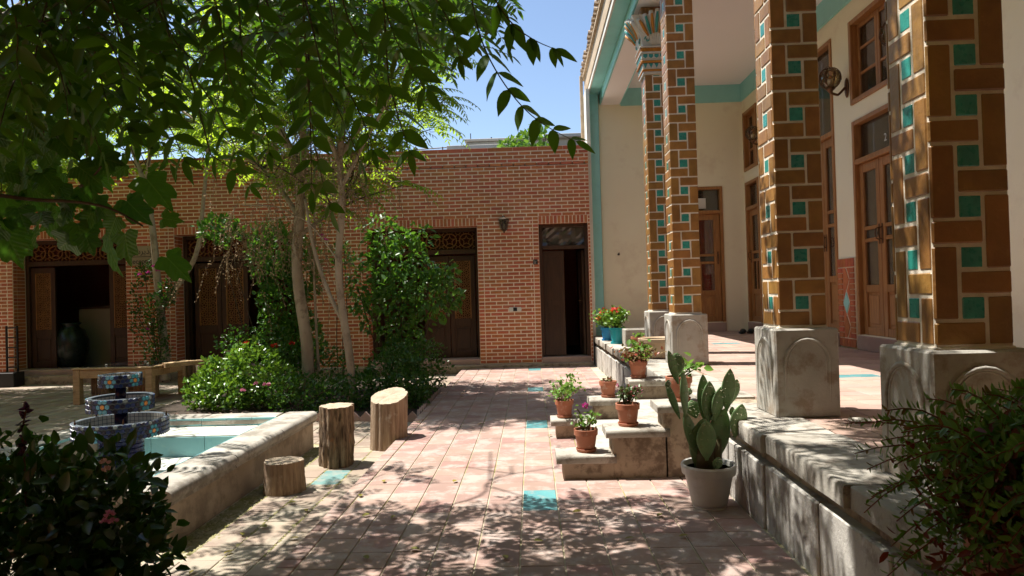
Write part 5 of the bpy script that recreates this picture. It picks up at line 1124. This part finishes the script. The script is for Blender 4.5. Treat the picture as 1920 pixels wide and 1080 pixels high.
for k in range(70): px_, py_ = rng.uniform(-60,180), rng.uniform(120,430); a = rng.uniform(.2,2.6); figleaf((px_,py_),(px_+75*math.cos(a),py_+75*math.sin(a)), rng.uniform(2.5,3.2), rng.normal(0,.4))
# ================================================================== SHRUBS
def shrub(name, label, cat, blobs, n, ll, mat, wr=.32, group=None, stems=7, base=None, flowers=None, nparts=0, shell=.55, upb=.35, six=True, stemmat='twig'):
    base = base or (blobs[0][0], blobs[0][1], -.08); t = thing(name, label, cat, base, group); P, D, N, L = [], [], [], []
    vol = np.array([b[3]*b[4]*b[5] for b in blobs])**.67; vol /= vol.sum()
    for b, v in zip(blobs, vol):
        k = int(n*v); u = nrm(rng.normal(0,1,(k,3))); rad = (rng.uniform(shell**3,1,(k,1)))**(1/3); bump = 1+.16*np.sin(u[:,:1]*7+b[0]*9)*np.cos(u[:,1:2]*6+b[1])+.10*np.sin(u[:,2:]*11+b[2]*5)
        p = np.array(b[:3])+u*rad*bump*np.array(b[3:6]); d = u*.7+rng.normal(0,.55,(k,3)); d[:,2] += upb; nn = u*.6+rng.normal(0,.5,(k,3)); nn[:,2] += .6
        P.append(p); D.append(d); N.append(nn); L.append(ll*rng.uniform(.65,1.25,k))
    P, D, N, L = np.concatenate(P), np.concatenate(D), np.concatenate(N), np.concatenate(L); m = P[:,2] > -.09; P, D, N, L = P[m], D[m], N[m], L[m]
    if nparts:
        vis = (np.abs((P[:,0])/P[:,1]) < .78)*1; o = np.argsort(np.linalg.norm(P-np.array([0,0,CAMZ]), axis=1)-vis*50); pm, rest = o[:nparts], o[nparts:]
        tm = NEARLEAF(mat, wr)
        for i in pm: leaf_at('leaf', tm, P[i], D[i], N[i], L[i], t)
        P, D, N, L = P[rest], D[rest], N[rest], L[rest]
    leaf_obj('foliage', (P,D,N,L,L*wr), mat, t, six)
    g = G()
    for k in range(stems):
        b = blobs[k % len(blobs)]; e = np.array(b[:3])+rng.normal(0,.3,3)*np.array(b[3:6]); s = np.array(base)+rng.normal(0,.06,3)*np.array([1,1,0]); g.tube(smooth_path([s, (s+e)/2+rng.normal(0,.05,3), e]), [.008]*3+[.006]*2+[.005]*10 if False else .007, 5)
    g.obj('stem', stemmat, t, kind='stuff')
    if flowers:
        for (pos, mat_, r) in flowers: flower(t, pos, mat_, r)
    return t
NLM = {}
def NEARLEAF(mat, wr):
    k = (mat, wr)
    if k not in NLM:
        g = G(); xs = [0,.15,.4,.68,.88,1]; w_ = [.05,.7,1,.82,.42,0]; vs, fs = [], []
        for i, (x, w) in enumerate(zip(xs, w_)): w *= wr; z = -.12*x*x; vs += [(x,-w,z+w*.3),(x,0,z),(x,w,z+w*.3)]
        for i in range(5): fs += [(i*3,i*3+1,i*3+4,i*3+3),(i*3+1,i*3+2,i*3+5,i*3+4)]
        g.add(vs, fs); NLM[k] = g.mesh('leaf', mat, smooth=True)
    return NLM[k]
def flower(t, pos, mat, r, n=16):
    P = np.tile(np.array(pos,float),(n,1)); u = nrm(rng.normal(0,1,(n,3))); u[:,2] = abs(u[:,2])*.8; u[:,1] -= .3; leaf_obj('flower', (P+u*r*.25, u, rng.normal(0,1,(n,3))+np.array([0,0,.5]), np.full(n,r), np.full(n,r*.42)), mat, t, True, kind=None)
pb = thing('planting_bed', 'planting bed of dark soil edged with pointed red bricks', 'planting bed', (-3.1, 9, -.1))
G().prism(BED[:2]+BED[2:], -.3, -.045).obj('soil', 'soil', pb)
eg = G(); eg.prism([(-.066,-.018),(.066,-.018),(.066,.018),(-.066,.018)], 0, .05); eg.add([(-.066,-.018,.05),(.066,-.018,.05),(.066,.018,.05),(-.066,.018,.05),(0,-.018,.115),(0,.018,.115)], [(0,1,4),(2,3,5),(1,2,5,4),(3,0,4,5)]); egm = eg.mesh('edging_brick', 'terr_tile')
for k in range(26): x = -1.40-.137*k; o = put('edging_brick', egm, (x, 8.135-(x+4.95)*.0975-.02, -.105), pb); o.rotation_euler.z = -.097
for k in range(18): o = put('edging_brick', egm, (-1.345, 7.9+.137*k, -.105), pb); o.rotation_euler.z = math.pi/2
shrub('boxwood_shrub', 'sunlit bright green shrub with small pink flowers left of the thick trunk', 'shrub', [(-4.0,8.75,.26,.34,.36,.34),(-3.62,8.75,.36,.34,.36,.42),(-4.3,8.75,.16,.22,.30,.24),(-3.3,8.65,.24,.28,.33,.30),(-3.85,8.55,.14,.42,.28,.22),(-3.75,8.6,.62,.12,.12,.14),(-4.15,8.7,.50,.10,.10,.12)], 3600, .062, 'box', .36, flowers=[(at(500,722,8.25),'pinkp',.045),(at(455,733,8.22),'pinkp',.035),(at(480,720,8.3),'pinkp',.03)], shell=.75)
shrub('low_shrub', 'dark low shrub at the foot of the two bed trunks', 'shrub', [(-2.95,8.45,.15,.42,.30,.28),(-2.5,8.3,.12,.35,.28,.25),(-3.15,9.6,.3,.6,.4,.45)], 2600, .048, 'shrub', .36, shell=.65)
shrub('leafy_shrub', 'dense dark green shrub beside the raised walkway behind the pale log stool', 'shrub', [(-1.80,8.75,.28,.42,.42,.40),(-1.62,9.3,.36,.40,.45,.44),(-2.05,8.5,.15,.35,.32,.26),(-1.55,8.5,.14,.26,.36,.28)], 4600, .05, 'shrub', .36, shell=.7)
shrub('climbing_bush', 'tall glossy leafy bush in front of the right carved doors', 'bush', [(-2.0,9.9,1.15,.48,.42,.62),(-1.85,9.85,1.75,.50,.42,.50),(-1.45,9.75,1.35,.42,.38,.42),(-2.15,9.95,2.25,.30,.30,.32),(-1.25,9.7,1.62,.24,.26,.20),(-1.9,9.9,.55,.35,.35,.4),(-2.5,10,1.5,.26,.3,.5),(-1.15,9.65,1.30,.20,.2,.14),(-1.6,9.7,2.2,.2,.2,.16)], 2300, .10, 'vine', .31, stems=16, base=(-2.0,9.9,-.05), shell=.12, upb=-.30)
shrub('climbing_shrub', 'dark climbing shrub over the middle carved doors with brighter leaves on top', 'bush', [(-3.75,10.1,1.25,.36,.32,.75),(-3.85,10.1,2.1,.42,.36,.40),(-3.5,10.1,.7,.38,.32,.55),(-4.55,9.9,2.38,.34,.28,.20),(-3.4,10.1,1.75,.26,.28,.5)], 3000, .09, 'vine', .34, stems=9, base=(-4.0,10.1,-.05), shell=.45)
shrub('rose_bush', 'thin rose bush with red blooms behind the sunlit shrub', 'bush', [(-4.1,9.45,.72,.34,.25,.26),(-3.6,9.4,.68,.3,.25,.28)], 700, .05, 'shrub', .36, flowers=[(at(462,645,9.3),'red',.05),(at(515,651,9.25),'red',.055),(at(479,645,9.3),'red',.035),(at(548,645,9.3),'red',.04)], base=(-3.85,9.4,-.05), shell=.3)
shrub('wall_creeper', 'thin creeper with a few crimson flowers on the brick pier under the sign', 'creeper', [(-6.72,12.02,.55,.26,.10,.55),(-6.75,12.0,1.15,.18,.10,.4),(-6.5,12.0,1.5,.16,.1,.3),(-7.0,12.2,1.9,.2,.08,.22),(-7.25,12.3,1.2,.12,.05,.65)], 1500, .055, 'shrub', .36, flowers=[(at(290,500,11.9),'mag',.045),(at(278,512,11.9),'mag',.04),(at(262,515,11.9),'mag',.035),(at(277,618,11.9),'mag',.035),(at(296,508,11.9),'mag',.04)], base=(-6.7,12.1,-.08), shell=.3)
shrub('bougainvillea', 'small magenta flowering sprig against the middle brick pier', 'climber', [(-2.95,10.6,2.0,.22,.15,.22)], 160, .06, 'shrub', .36, flowers=[(at(603,443,10.5),'mag',.05),(at(610,450,10.5),'mag',.04)], base=(-2.95,10.6,-.05), shell=.2)
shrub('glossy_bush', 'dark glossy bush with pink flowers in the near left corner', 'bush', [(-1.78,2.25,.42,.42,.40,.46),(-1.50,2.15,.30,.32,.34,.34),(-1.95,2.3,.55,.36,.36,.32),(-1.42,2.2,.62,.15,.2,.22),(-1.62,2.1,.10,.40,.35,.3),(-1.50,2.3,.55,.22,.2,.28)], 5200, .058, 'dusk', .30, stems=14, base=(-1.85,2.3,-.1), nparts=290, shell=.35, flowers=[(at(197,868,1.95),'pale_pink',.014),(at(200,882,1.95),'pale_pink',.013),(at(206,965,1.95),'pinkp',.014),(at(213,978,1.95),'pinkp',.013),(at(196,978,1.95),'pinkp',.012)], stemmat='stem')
shrub('rooftop_shrub', 'bright green shrub peeking over the top of the brick wall', 'shrub', [(.15,14.6,4.55,.42,.3,.32),(-.35,14.6,4.42,.3,.3,.22)], 420, .13, 'box', .34, base=(.0,14.6,3.7), shell=.5)
t = thing('purple_stem_plant', 'thin upright stem with small purple leaves at the far left', 'plant', (-1.72, 2.35, -.1))
pth = [(-1.76,2.35,-.1),at(47,900,2.3),at(44,850,2.3),at(42,800,2.3),at(50,765,2.3)]; limb(t, 'stem', pth, .006, .002, 'stem_red', 5); P, D, N, L = [], [], [], []
for v in smooth_path(pth[2:], 3):
    for k in range(3): P.append(v); D.append(rng.normal(0,1,3)); N.append(UP+rng.normal(0,.5,3)); L.append(rng.uniform(.015,.03))
L = np.array(L); leaf_obj('foliage', (P,D,N,L,L*.35), 'purple', t)
t = thing('sprig', 'bright green leafy sprig on the paving by the near pool corner', 'plant', (-1.42, 2.62, -.1)); P = []; D = []; N = []; L = []
for k in range(14): P.append(at(312+rng.uniform(-14,12),1042+rng.uniform(-10,12),2.62)); D.append(rng.normal(0,1,3)+UP*.5); N.append(UP+rng.normal(0,.4,3)); L.append(.042)
L = np.array(L); leaf_obj('foliage', (P,D,N,L,L*.36), 'box', t, kind=None); limb(t, 'stem', [(-1.5,2.6,-.1),at(300,1062,2.62),at(314,1040,2.62)], .003, .002, 'stem', 5)
# --- arching red stemmed plant, near right
t = thing('red_stemmed_bush', 'bushy plant with thin arching reddish stems and narrow leaves in the near right corner', 'bush', (1.42, 1.75, ZT))
bx, by = 1.42, 1.75
g = G(); g.box(1.16,1.82,1.62,1.92,ZT,ZT+.13,0,.012); g.box(1.15,1.83,1.61,1.93,ZT+.131,ZT+.155,0,.008); g.obj('planter', 'terracotta', t); G().box(1.18,1.80,1.64,1.90,ZT+.12,ZT+.16).obj('soil', 'soil', t)
tw = G(); P, D, N, L, Rr = [], [], [], [], []
for k in range(420):
    a = rng.uniform(0,2*math.pi); s = np.array([rng.uniform(1.19,1.80), rng.uniform(1.66,1.88), ZT+.15]); d = nrm(np.array([(s[0]-1.45)*1.8+rng.normal(-.15,.40), rng.normal(0,.38), rng.uniform(.25,1.1) if k % 3 else rng.uniform(-.25,.3)])); ln = rng.uniform(.20,.54); dr = rng.uniform(.0,.22)
    f = lambda u: s+d*ln*u-UP*dr*ln*u**2.2*.7+UP*.10*math.sin(u*3)
    pts = [f(u) for u in np.linspace(0,1,8)]
    if pts[-1][2] > 1.07 or pts[-1][1] < 1.35 or pts[-1][1] > 2.12 or pts[-1][0] < .84: continue
    tw.tube(pts, list(np.linspace(.0035,.0015,8)), 4, cap=False); m = int(ln/.011)
    for j in range(m):
        u = .12+.88*j/m; p = f(u); T = nrm(f(min(1,u+.02))-f(u-.02)); q = rng.uniform(0,6.28) if j % 2 == 0 else q+math.pi; sd_ = nrm(np.cross(T, np.array([math.cos(q), math.sin(q), .3])))
        P.append(p); D.append(sd_*.9+T*.55); N.append(T+rng.normal(0,.3,3)); L.append((.046-.024*u)*rng.uniform(.8,1.25)); Rr.append(rng.uniform() > u*1.5+.25)
for k in range(4200):                # inner leafage round the stems
    u = nrm(rng.normal(0,1,3)); p = np.array([1.33,1.74,.72])+u*rng.uniform(.45,1)*np.array([.40,.24,.27])*(1+.2*math.sin(u[0]*9)*math.cos(u[2]*8)); P.append(p); D.append(u*.6+rng.normal(0,.6,3)+UP*.35); N.append(u+rng.normal(0,.5,3)); L.append(rng.uniform(.022,.042)); Rr.append(rng.uniform() < .42-.5*(p[2]-.6))
P, D, N, L, Rr = map(np.array, (P,D,N,L,Rr)); o = np.argsort(np.linalg.norm(P-np.array([0,0,CAMZ]),axis=1)-50*((P[:,0]/P[:,1] < .74)))[:290]; tm = NEARLEAF('wisp', .23); rm_ = NEARLEAF('redleaf', .23); pk = np.zeros(len(P), bool); pk[o] = True
for i in o: leaf_at('leaf', rm_ if Rr[i] else tm, P[i], D[i], N[i], L[i], t)
for flag, mat in ((False,'wisp'),(True,'redleaf')): m = (~pk) & (Rr == flag); leaf_obj('foliage', (P[m],D[m],N[m],L[m],L[m]*.23), mat, t)
tw.obj('stem', 'stem_red', t, kind='stuff')
# ================================================================== POTS
def potmesh(root, mat='terracotta', R=.085, h=.16, ribs=True):
    fn = (lambda q, z: 1+.008*math.cos(24*q) if z < h*.75 else 1) if ribs else None
    G().lathe([(.001,.012),(R*.70,.012),(R*.74,.03),(R*.90,h*.74),(R*.93,h*.76)], 48, mi=0, fn=fn).obj('body', mat, root, smooth=True)
    G().lathe([(R*.93,h*.74),(R*1.0,h*.75),(R*1.02,h*.985),(R*1.0,h),(R*.93,h),(R*.90,h*.8)], 36).obj('rim', mat, root)
    G().lathe([(.001,0),(R*.78,0),(R*.88,.022),(R*.85,.024),(R*.74,.010)], 32).obj('saucer', mat, root)
    G().lathe([(.001,h*.90),(R*.92,h*.885)], 24).obj('soil', 'soil', root)
proto = thing('potted_plant', 'terracotta pot', 'potted plant', (0,0,0), 'terracotta pots on the staircase'); potmesh(proto)
spare = [proto]+[copy_tree(proto) for _ in range(5)]
def pot(x, y, z, label, s=1.0):
    o = spare.pop(0); o.location = (x,y,z); o.scale = (s,s,s); o.rotation_euler.z = rng.uniform(0,6); o['label'] = label; return o
def foliage_on(o, name, spec, mat, kind='stuff', six=True):
    V, F = leaves(*spec, six=six); ob = npobj(name, V, F, mat, None, kind=kind); ob.parent = o; ob.matrix_parent_inverse = (Matrix.Translation(o.location) @ o.rotation_euler.to_matrix().to_4x4() @ Matrix.Diagonal((*o.scale,1))).inverted(); return ob
def geo_on(o, g, name, mat):
    ob = g.obj(name, mat, None, smooth=True); ob.parent = o; ob.matrix_parent_inverse = (Matrix.Translation(o.location) @ o.rotation_euler.to_matrix().to_4x4() @ Matrix.Diagonal((*o.scale,1))).inverted(); return ob
def bunch(o, c, spread, hgt, nst, nl, ll, mat, wr=.42, flowers=(), lean=(0,0), stem='stem', r=.006, clump=.05):
    c = np.array(c,float); P,D,N,L = [],[],[],[]; g = G()
    for k in range(nst):
        a = 2*math.pi*(k+rng.uniform(-.3,.3))/nst; e = c+np.array([spread*rng.uniform(.4,1)*math.cos(a)+lean[0], spread*rng.uniform(.4,1)*math.sin(a)+lean[1], hgt*rng.uniform(.55,1)]); s = c+np.array([.02*math.cos(a),.02*math.sin(a),0]); g.tube(smooth_path([s,(s+e)/2+np.array([0,0,.03])+rng.normal(0,.012,3),e]), list(np.linspace(r,r*.5,13))[:len(smooth_path([s,s,s]))], 5)
        for j in range(nl):
            u = rng.uniform(.45,1.05); P.append(s+(e-s)*u+rng.normal(0,clump,3)*np.array([1,1,.7])); D.append(rng.normal(0,1,3)+UP*.4); N.append(UP+rng.normal(0,.55,3)); L.append(ll*rng.uniform(.7,1.25))
    L = np.array(L); foliage_on(o, 'foliage', (P,D,N,L,L*wr), mat); geo_on(o, g, 'stem', stem)
    for pos, m_, r_ in flowers:
        n = 14; u = nrm(rng.normal(0,1,(n,3))); foliage_on(o, 'flower', (np.tile(np.array(pos,float),(n,1))+u*r_*.3, u, rng.normal(0,1,(n,3)), np.full(n,r_), np.full(n,r_*.45)), m_, kind=None)
o = pot(.36, 4.92, .17, 'terracotta pot with one magenta flower on the lowest near step block'); bunch(o, (.36,4.92,.31), .09, .17, 6, 12, .034, 'geran', .40, [(at(1097,760,4.92),'mag',.022)], clump=.022, stem='cactus_base', r=.007)
o = pot(.665, 4.93, .345, 'terracotta pot of jade plant with reddish tips on the middle near step block'); bunch(o, (.665,4.93,.49), .07, .14, 9, 22, .026, 'jadepl', .45, [(at(1192,728,4.95),'pinkp',.022),(at(1200,734,4.95),'pinkp',.018),(at(1160,722,4.95),'pinkp',.016)], lean=(.02,0), clump=.02, stem='cactus_base')
o = pot(1.04, 4.95, .51, 'terracotta pot half hidden behind the tall cactus arm', 1.1); bunch(o, (1.04,4.95,.67), .11, .13, 5, 7, .06, 'geran', .42, lean=(.10,0), clump=.03)
o = pot(.27, 6.29, .17, 'terracotta pot of leggy pale green geranium on the lowest far step block'); bunch(o, (.27,6.29,.31), .18, .22, 9, 22, .034, 'geran', .50, lean=(.0,0), clump=.035, stem='dry', r=.006)
o = pot(.675, 6.29, .345, 'almost bare terracotta pot on the middle far step block', .93); bunch(o, (.675,6.29,.49), .06, .03, 5, 5, .03, 'succ', .4, clump=.015)
o = pot(.96, 6.32, .51, 'terracotta pot of bushy red, orange and green plants on the top far step block'); bunch(o, (.96,6.32,.64), .15, .13, 14, 26, .036, 'succ', .40, [(at(1187,662,6.3),'orangep',.03)], clump=.035, stem='stem_red'); bunch(o, (.96,6.34,.66), .12, .17, 7, 16, .05, 'geran', .45, clump=.035)
def bigpot(name, label, x, y, R, h, mat, nl, flowers, spread, hgt, lmat='geran', ll=.05):
    t = thing(name, label, 'potted plant', (0,0,0), 'coloured pots on the terrace edge'); G().lathe([(.001,.0),(R*.66,0),(R*.72,.03),(R*.9,h*.85),(R*1.04,h*.86),(R*1.06,h),(R*.96,h),(R*.9,h*.85)], 36).obj('pot', mat, t, smooth=False); G().lathe([(R*.68,.0),(R*.86,.0),(R*.9,.03),(R*.7,.025)], 32, close=True).obj('saucer', mat, t); G().lathe([(.001,h*.92),(R*.95,h*.9)], 20).obj('soil', 'soil', t)
    t.location = (x,y,ZT); bunch(t, (x,y,ZT+h*.9), spread, hgt, 16, nl, ll, lmat, .5, flowers, clump=.05)
bigpot('potted_geranium', 'bright turquoise pot of bushy green geranium on the terrace edge', 1.30, 10.62, .115, .25, 'turqpot', 34, [(at(1152,583,10.6),'red',.06),(at(1160,580,10.65),'red',.045)], .17, .27, 'box', .055)
bigpot('potted_geranium', 'smaller blue pot with red geranium flowers next to the turquoise pot', 1.22, 11.3, .10, .22, 'bluepot', 24, [(at(1131,584,11.2),'red',.06),(at(1138,590,11.2),'red',.04),(at(1122,596,11.2),'orangep',.04)], .18, .30, 'geran', .05)
t = thing('stone_trough', 'grey stone trough standing behind the turquoise pot', 'trough', (1.52, 10.1, ZT)); g = G(); x0,x1,y0,y1 = 1.34,1.74,9.95,10.30; g.box(x0,x1,y0,y0+.05,ZT,ZT+.25,0,.01); g.box(x0,x1,y1-.05,y1,ZT,ZT+.25,0,.01); g.box(x0,x0+.05,y0+.051,y1-.051,ZT,ZT+.248,0,.01); g.box(x1-.05,x1,y0+.051,y1-.051,ZT,ZT+.248,0,.01); g.obj('side', 'stone', t); G().box(x0+.04,x1-.04,y0+.04,y1-.04,ZT,ZT+.20).obj('soil', 'soil', t)
t = thing('small_planter', 'small brown planter of succulents before the stone trough', 'potted plant', (0,0,0)); G().lathe([(.001,0),(.085,0),(.105,.14),(.11,.14),(.11,.17),(.098,.17),(.09,.13)], 28).obj('pot', 'terracotta', t); G().lathe([(.001,.145),(.10,.14)], 20).obj('soil', 'soil', t); t.location = (1.47,9.55,ZT); bunch(t, (1.47,9.55,ZT+.15), .07, .06, 8, 8, .035, 'geran', .4, clump=.02)
t = thing('basin', 'round beige basin filled with blue water at the foot of a column pedestal', 'basin', (1.50, 8.15, ZT)); G().lathe([(.13,ZT),(.17,ZT+.02),(.225,ZT+.19),(.25,ZT+.195),(.255,ZT+.235),(.245,ZT+.24),(.225,ZT+.225),(.20,ZT+.12)], 40, (1.50,8.15,0)).obj('bowl', 'basinc', t, smooth=False); G().lathe([(.001,ZT+.20),(.226,ZT+.20)], 36, (1.50,8.15,0)).obj('water', 'water_blue', t)
# --- cactus
t = thing('potted_cactus', 'tall prickly pear cactus in a white plastic pot at the terrace corner', 'potted cactus', (1.03, 4.17, 0))
cx, cy = 1.035, 4.16
G().lathe([(.001,.012),(.100,.012),(.106,.03),(.140,.19),(.142,.20)], 48, (cx,cy,0), fn=lambda q,z: 1+.010*abs(math.cos(8*q)) if z < .19 else 1).obj('pot', 'plastic_white', t, smooth=True); G().lathe([(.140,.195),(.157,.20),(.163,.245),(.158,.258),(.146,.255),(.138,.20)], 48, (cx,cy,0)).obj('rim', 'plastic_white', t); G().lathe([(.001,.225),(.143,.225)], 32, (cx,cy,0)).obj('soil', 'soil', t)
G().lathe([(.085,.0),(.10,.0),(.10,.013),(.085,.013)], 32, (cx,cy,0), close=True).obj('foot', 'plastic_white', t)
def padmesh():
    nu, nv = 12, 20; vs, fs = [], []
    for i in range(nv+1):
        f = i/nv; a = math.pi*f; wx = math.sin(a)**.75*(.80+.28*f) if 0 < f < 1 else .02; wx = max(wx,.16 if f < .5 else .02)
        for j in range(nu): q = 2*math.pi*j/nu; vs.append((.5*wx*math.cos(q), .5*(wx**.6)*math.sin(q)*.22, f))
    for i in range(nv):
        for j in range(nu): fs.append((i*nu+j, i*nu+(j+1)%nu, (i+1)*nu+(j+1)%nu, (i+1)*nu+j))
    fs += [tuple(range(nu))[::-1], tuple(nv*nu+j for j in range(nu))]; g = G(); g.add(vs, fs); return g.mesh('pad', 'cactus', smooth=True)
PAD = padmesh(); SP = G()
def pad(b, e, w, Y, turn=0.0, thick=1.0):
    p0, p1 = at(1000+b[0]/3.2727, 570+b[1]/3.2727, Y), at(1000+e[0]/3.2727, 570+e[1]/3.2727, Y+rng.uniform(-.03,.03)); ax = nrm(p1-p0); L = np.linalg.norm(p1-p0); sx = nrm(np.cross(np.array([math.sin(turn),-math.cos(turn),0]), ax)); sy = np.cross(ax, sx)
    W_ = w/3.2727/FPX*Y*1.24; Wr = W_/max(.35, abs(math.cos(turn))) if abs(turn) < 1.2 else W_*2.4
    m = Matrix([[sx[i], sy[i], ax[i]] for i in range(3)]); put('pad', PAD, p0, t, rot=m, scale=(Wr, max(Wr*.8,.07)*thick, L))
    for i in range(5):
        for j in range(3):
            f = .2+.17*i; u = (j-1)*.28*math.sin(math.pi*f); c_ = p0+ax*L*f+sx*Wr*u-sy*0
            for sg in (-1,1):
                o_ = sy*sg*(.10*max(Wr*.8,.07)*thick); SP.tube([c_+o_*.9, c_+o_*.9+nrm(o_)*.016+rng.normal(0,.004,3)], [.0016,.0005], 3, cap=False)
pad((1000,1000),(1045,700),120,4.17,.2); pad((1085,1000),(1175,640),125,4.19,.15); pad((1065,960),(1060,715),105,4.10,.1)
pad((1010,930),(925,660),75,4.15,.9); pad((935,700),(918,410),60,4.15,1.0); pad((900,705),(815,480),48,4.17,.9); pad((822,520),(830,465),34,4.17,.3); pad((890,490),(828,285),55,4.2,.8); pad((880,445),(882,298),84,4.22,.2)
pad((1050,720),(1040,430),75,4.22,.4); pad((1075,730),(1080,472),88,4.18,.3); pad((1110,720),(1155,505),78,4.16,.6); pad((1185,660),(1208,395),82,4.2,.3); pad((1215,610),(1250,460),62,4.24,.4); pad((1235,820),(1282,612),92,4.14,.2); pad((1000,700),(965,590),82,4.26,.2); pad((955,560),(960,515),34,4.3,.2); pad((1215,690),(1222,630),30,4.2,.2); pad((1120,1020),(1140,940),55,4.08,.2); pad((1110,740),(1115,560),70,4.27,.2)
SP.obj('spine', 'spine', t, kind='stuff'); g = G(); g.tube([(cx-.02,cy,.22),(cx-.02,cy,.33),(cx-.01,cy,.40)], [.055,.05,.035], 10, wob=.08); g.tube([(cx+.045,cy+.02,.22),(cx+.05,cy+.02,.40)], [.045,.035], 10, wob=.08); g.obj('stem', 'cactus_base', t, smooth=True)
# ================================================================== PORCH LANTERNS, SLIPPERS, SMALL LITTER
def globe(label, px_, py_, Y, r):
    c = at(px_, py_, Y); x, y, z = c; t = thing('globe_lantern', label, 'wall lamp', c, 'globe lanterns on the porch wall')
    G().ball((x,y,z), r*.93, 20, 12).obj('globe', 'amber', t, smooth=True); g = G()
    for k in range(8): q = k*math.pi/4; g.tube([(x+r*math.sin(a)*math.cos(q),y+r*math.sin(a)*math.sin(q),z+r*math.cos(a)) for a in np.linspace(.2,2.75,10)], .006, 5)
    for k in range(8): q = (k+.5)*math.pi/4; g.tube([(x+r*1.0*math.sin(1.45+.42*math.cos(s))*math.cos(q+.32*math.sin(s)), y+r*math.sin(1.45+.42*math.cos(s))*math.sin(q+.32*math.sin(s)), z+r*math.cos(1.45+.42*math.cos(s))) for s in np.linspace(0,6.28,13)], .005, 4)
    g.lathe([(.001,r*1.12),(.012,r*1.05),(.03,r*.97)], 10, (x,y,z)); g.lathe([(r*.42,-r*.92),(r*.48,-r*1.0),(r*.30,-r*1.15),(r*.10,-r*1.4),(.001,-r*1.45)], 12, (x,y,z)); g.obj('cage', 'bronze', t, smooth=True)
    g = G(); g.tube(smooth_path([(x,y,z-r*1.35),(x+.08,y,z-r*1.6),(x+.5*(XR-x),y,z-r*1.55),(XR-.03,y,z-r*.9)]), .016, 7); g.ball((XR-.012,y,z-r*.95), (.022,.05,.13), 10, 8); g.obj('bracket', 'bronze', t, smooth=True)
    g = G(); g.ball((x,y,z-r*.35), (.035,.035,.05), 10, 8); g.obj('bulb', 'glaze_white', t, smooth=True)
globe('amber globe wall lantern on a bronze bracket left of the numbered door', 1556, 147, 8.80, .135)
globe('small amber globe lantern glimpsed before the farthest upper window', 1411, 250, 12.0, .125)
globe('amber globe lantern half hidden behind the nearest dark column', 1674, 62, 7.42, .135)
t = thing('slippers', 'pair of black slippers left on the terrace by the porch wall', 'slippers', (3.78, 12.2, ZT))
for k in range(2):
    g = G(); x = 3.70+.14*k; g.ball((x,12.2,ZT+.02), (.05,.14,.02), 12, 6); g.ball((x,12.14,ZT+.05), (.052,.08,.045), 12, 6); g.obj('slipper', 'black', t, smooth=True)
t = thing('saucer', 'small clear saucer lying on the terrace tiles beside a pedestal', 'saucer', (1.80, 4.02, ZT)); G().lathe([(.001,ZT+.004),(.05,ZT+.004),(.065,ZT+.016),(.062,ZT+.017),(.048,ZT+.008),(.001,ZT+.008)], 28, (1.88,4.02,0)).obj('dish', 'glaze_white', t, smooth=True)
t = thing('wall_hook', 'tiny dark hook on the blank cream end wall of the porch', 'hook', (1.67, Ye-.01, 2.0)); q = at(1160,477,Ye); g = G(); g.tube([(q[0],Ye,q[2]),(q[0],Ye-.05,q[2]),(q[0],Ye-.06,q[2]+.03)], .010, 6); g.ball((q[0],Ye-.004,q[2]), (.025,.008,.02), 8, 6); g.obj('hook', 'metal', t)
fm = NEARLEAF('fallen', .28)
for px_, py_ in ((693,965),(676,932),(905,796),(1020,765),(1026,818),(560,1010),(455,1005),(1000,1015),(780,792),(742,968),(365,1070),(1190,1010),(850,905),(640,985),(540,945),(500,990),(420,1040),(610,915),(575,960),(720,905),(810,760),(870,745),(1010,735),(1240,965),(1290,1005),(1090,960),(950,1050),(770,1030),(690,1050),(1050,705),(905,712),(300,760),(250,752),(60,775)):
    d = RC @ np.array([(px_-960)/FPX,1,(540-py_)/FPX]); zz = .006 if px_ > 640-0 and not (px_ < 700 and py_ < 900) else -.094; tt = (zz-CAMZ)/d[2]; p = np.array([0,0,CAMZ])+tt*d
    if p[0] < -1.29: zz = -.094; tt = (zz-CAMZ)/d[2]; p = np.array([0,0,CAMZ])+tt*d
    a = rng.uniform(0,6.28); o = leaf_at('fallen_leaf', fm, p+UP*.006, (math.cos(a),math.sin(a),.1), (rng.normal(0,.2),rng.normal(0,.2),1), .055, None); tag(o, 'small fallen yellowish leaf lying on the tiled paving', 'leaf', 'fallen leaves on the paving')
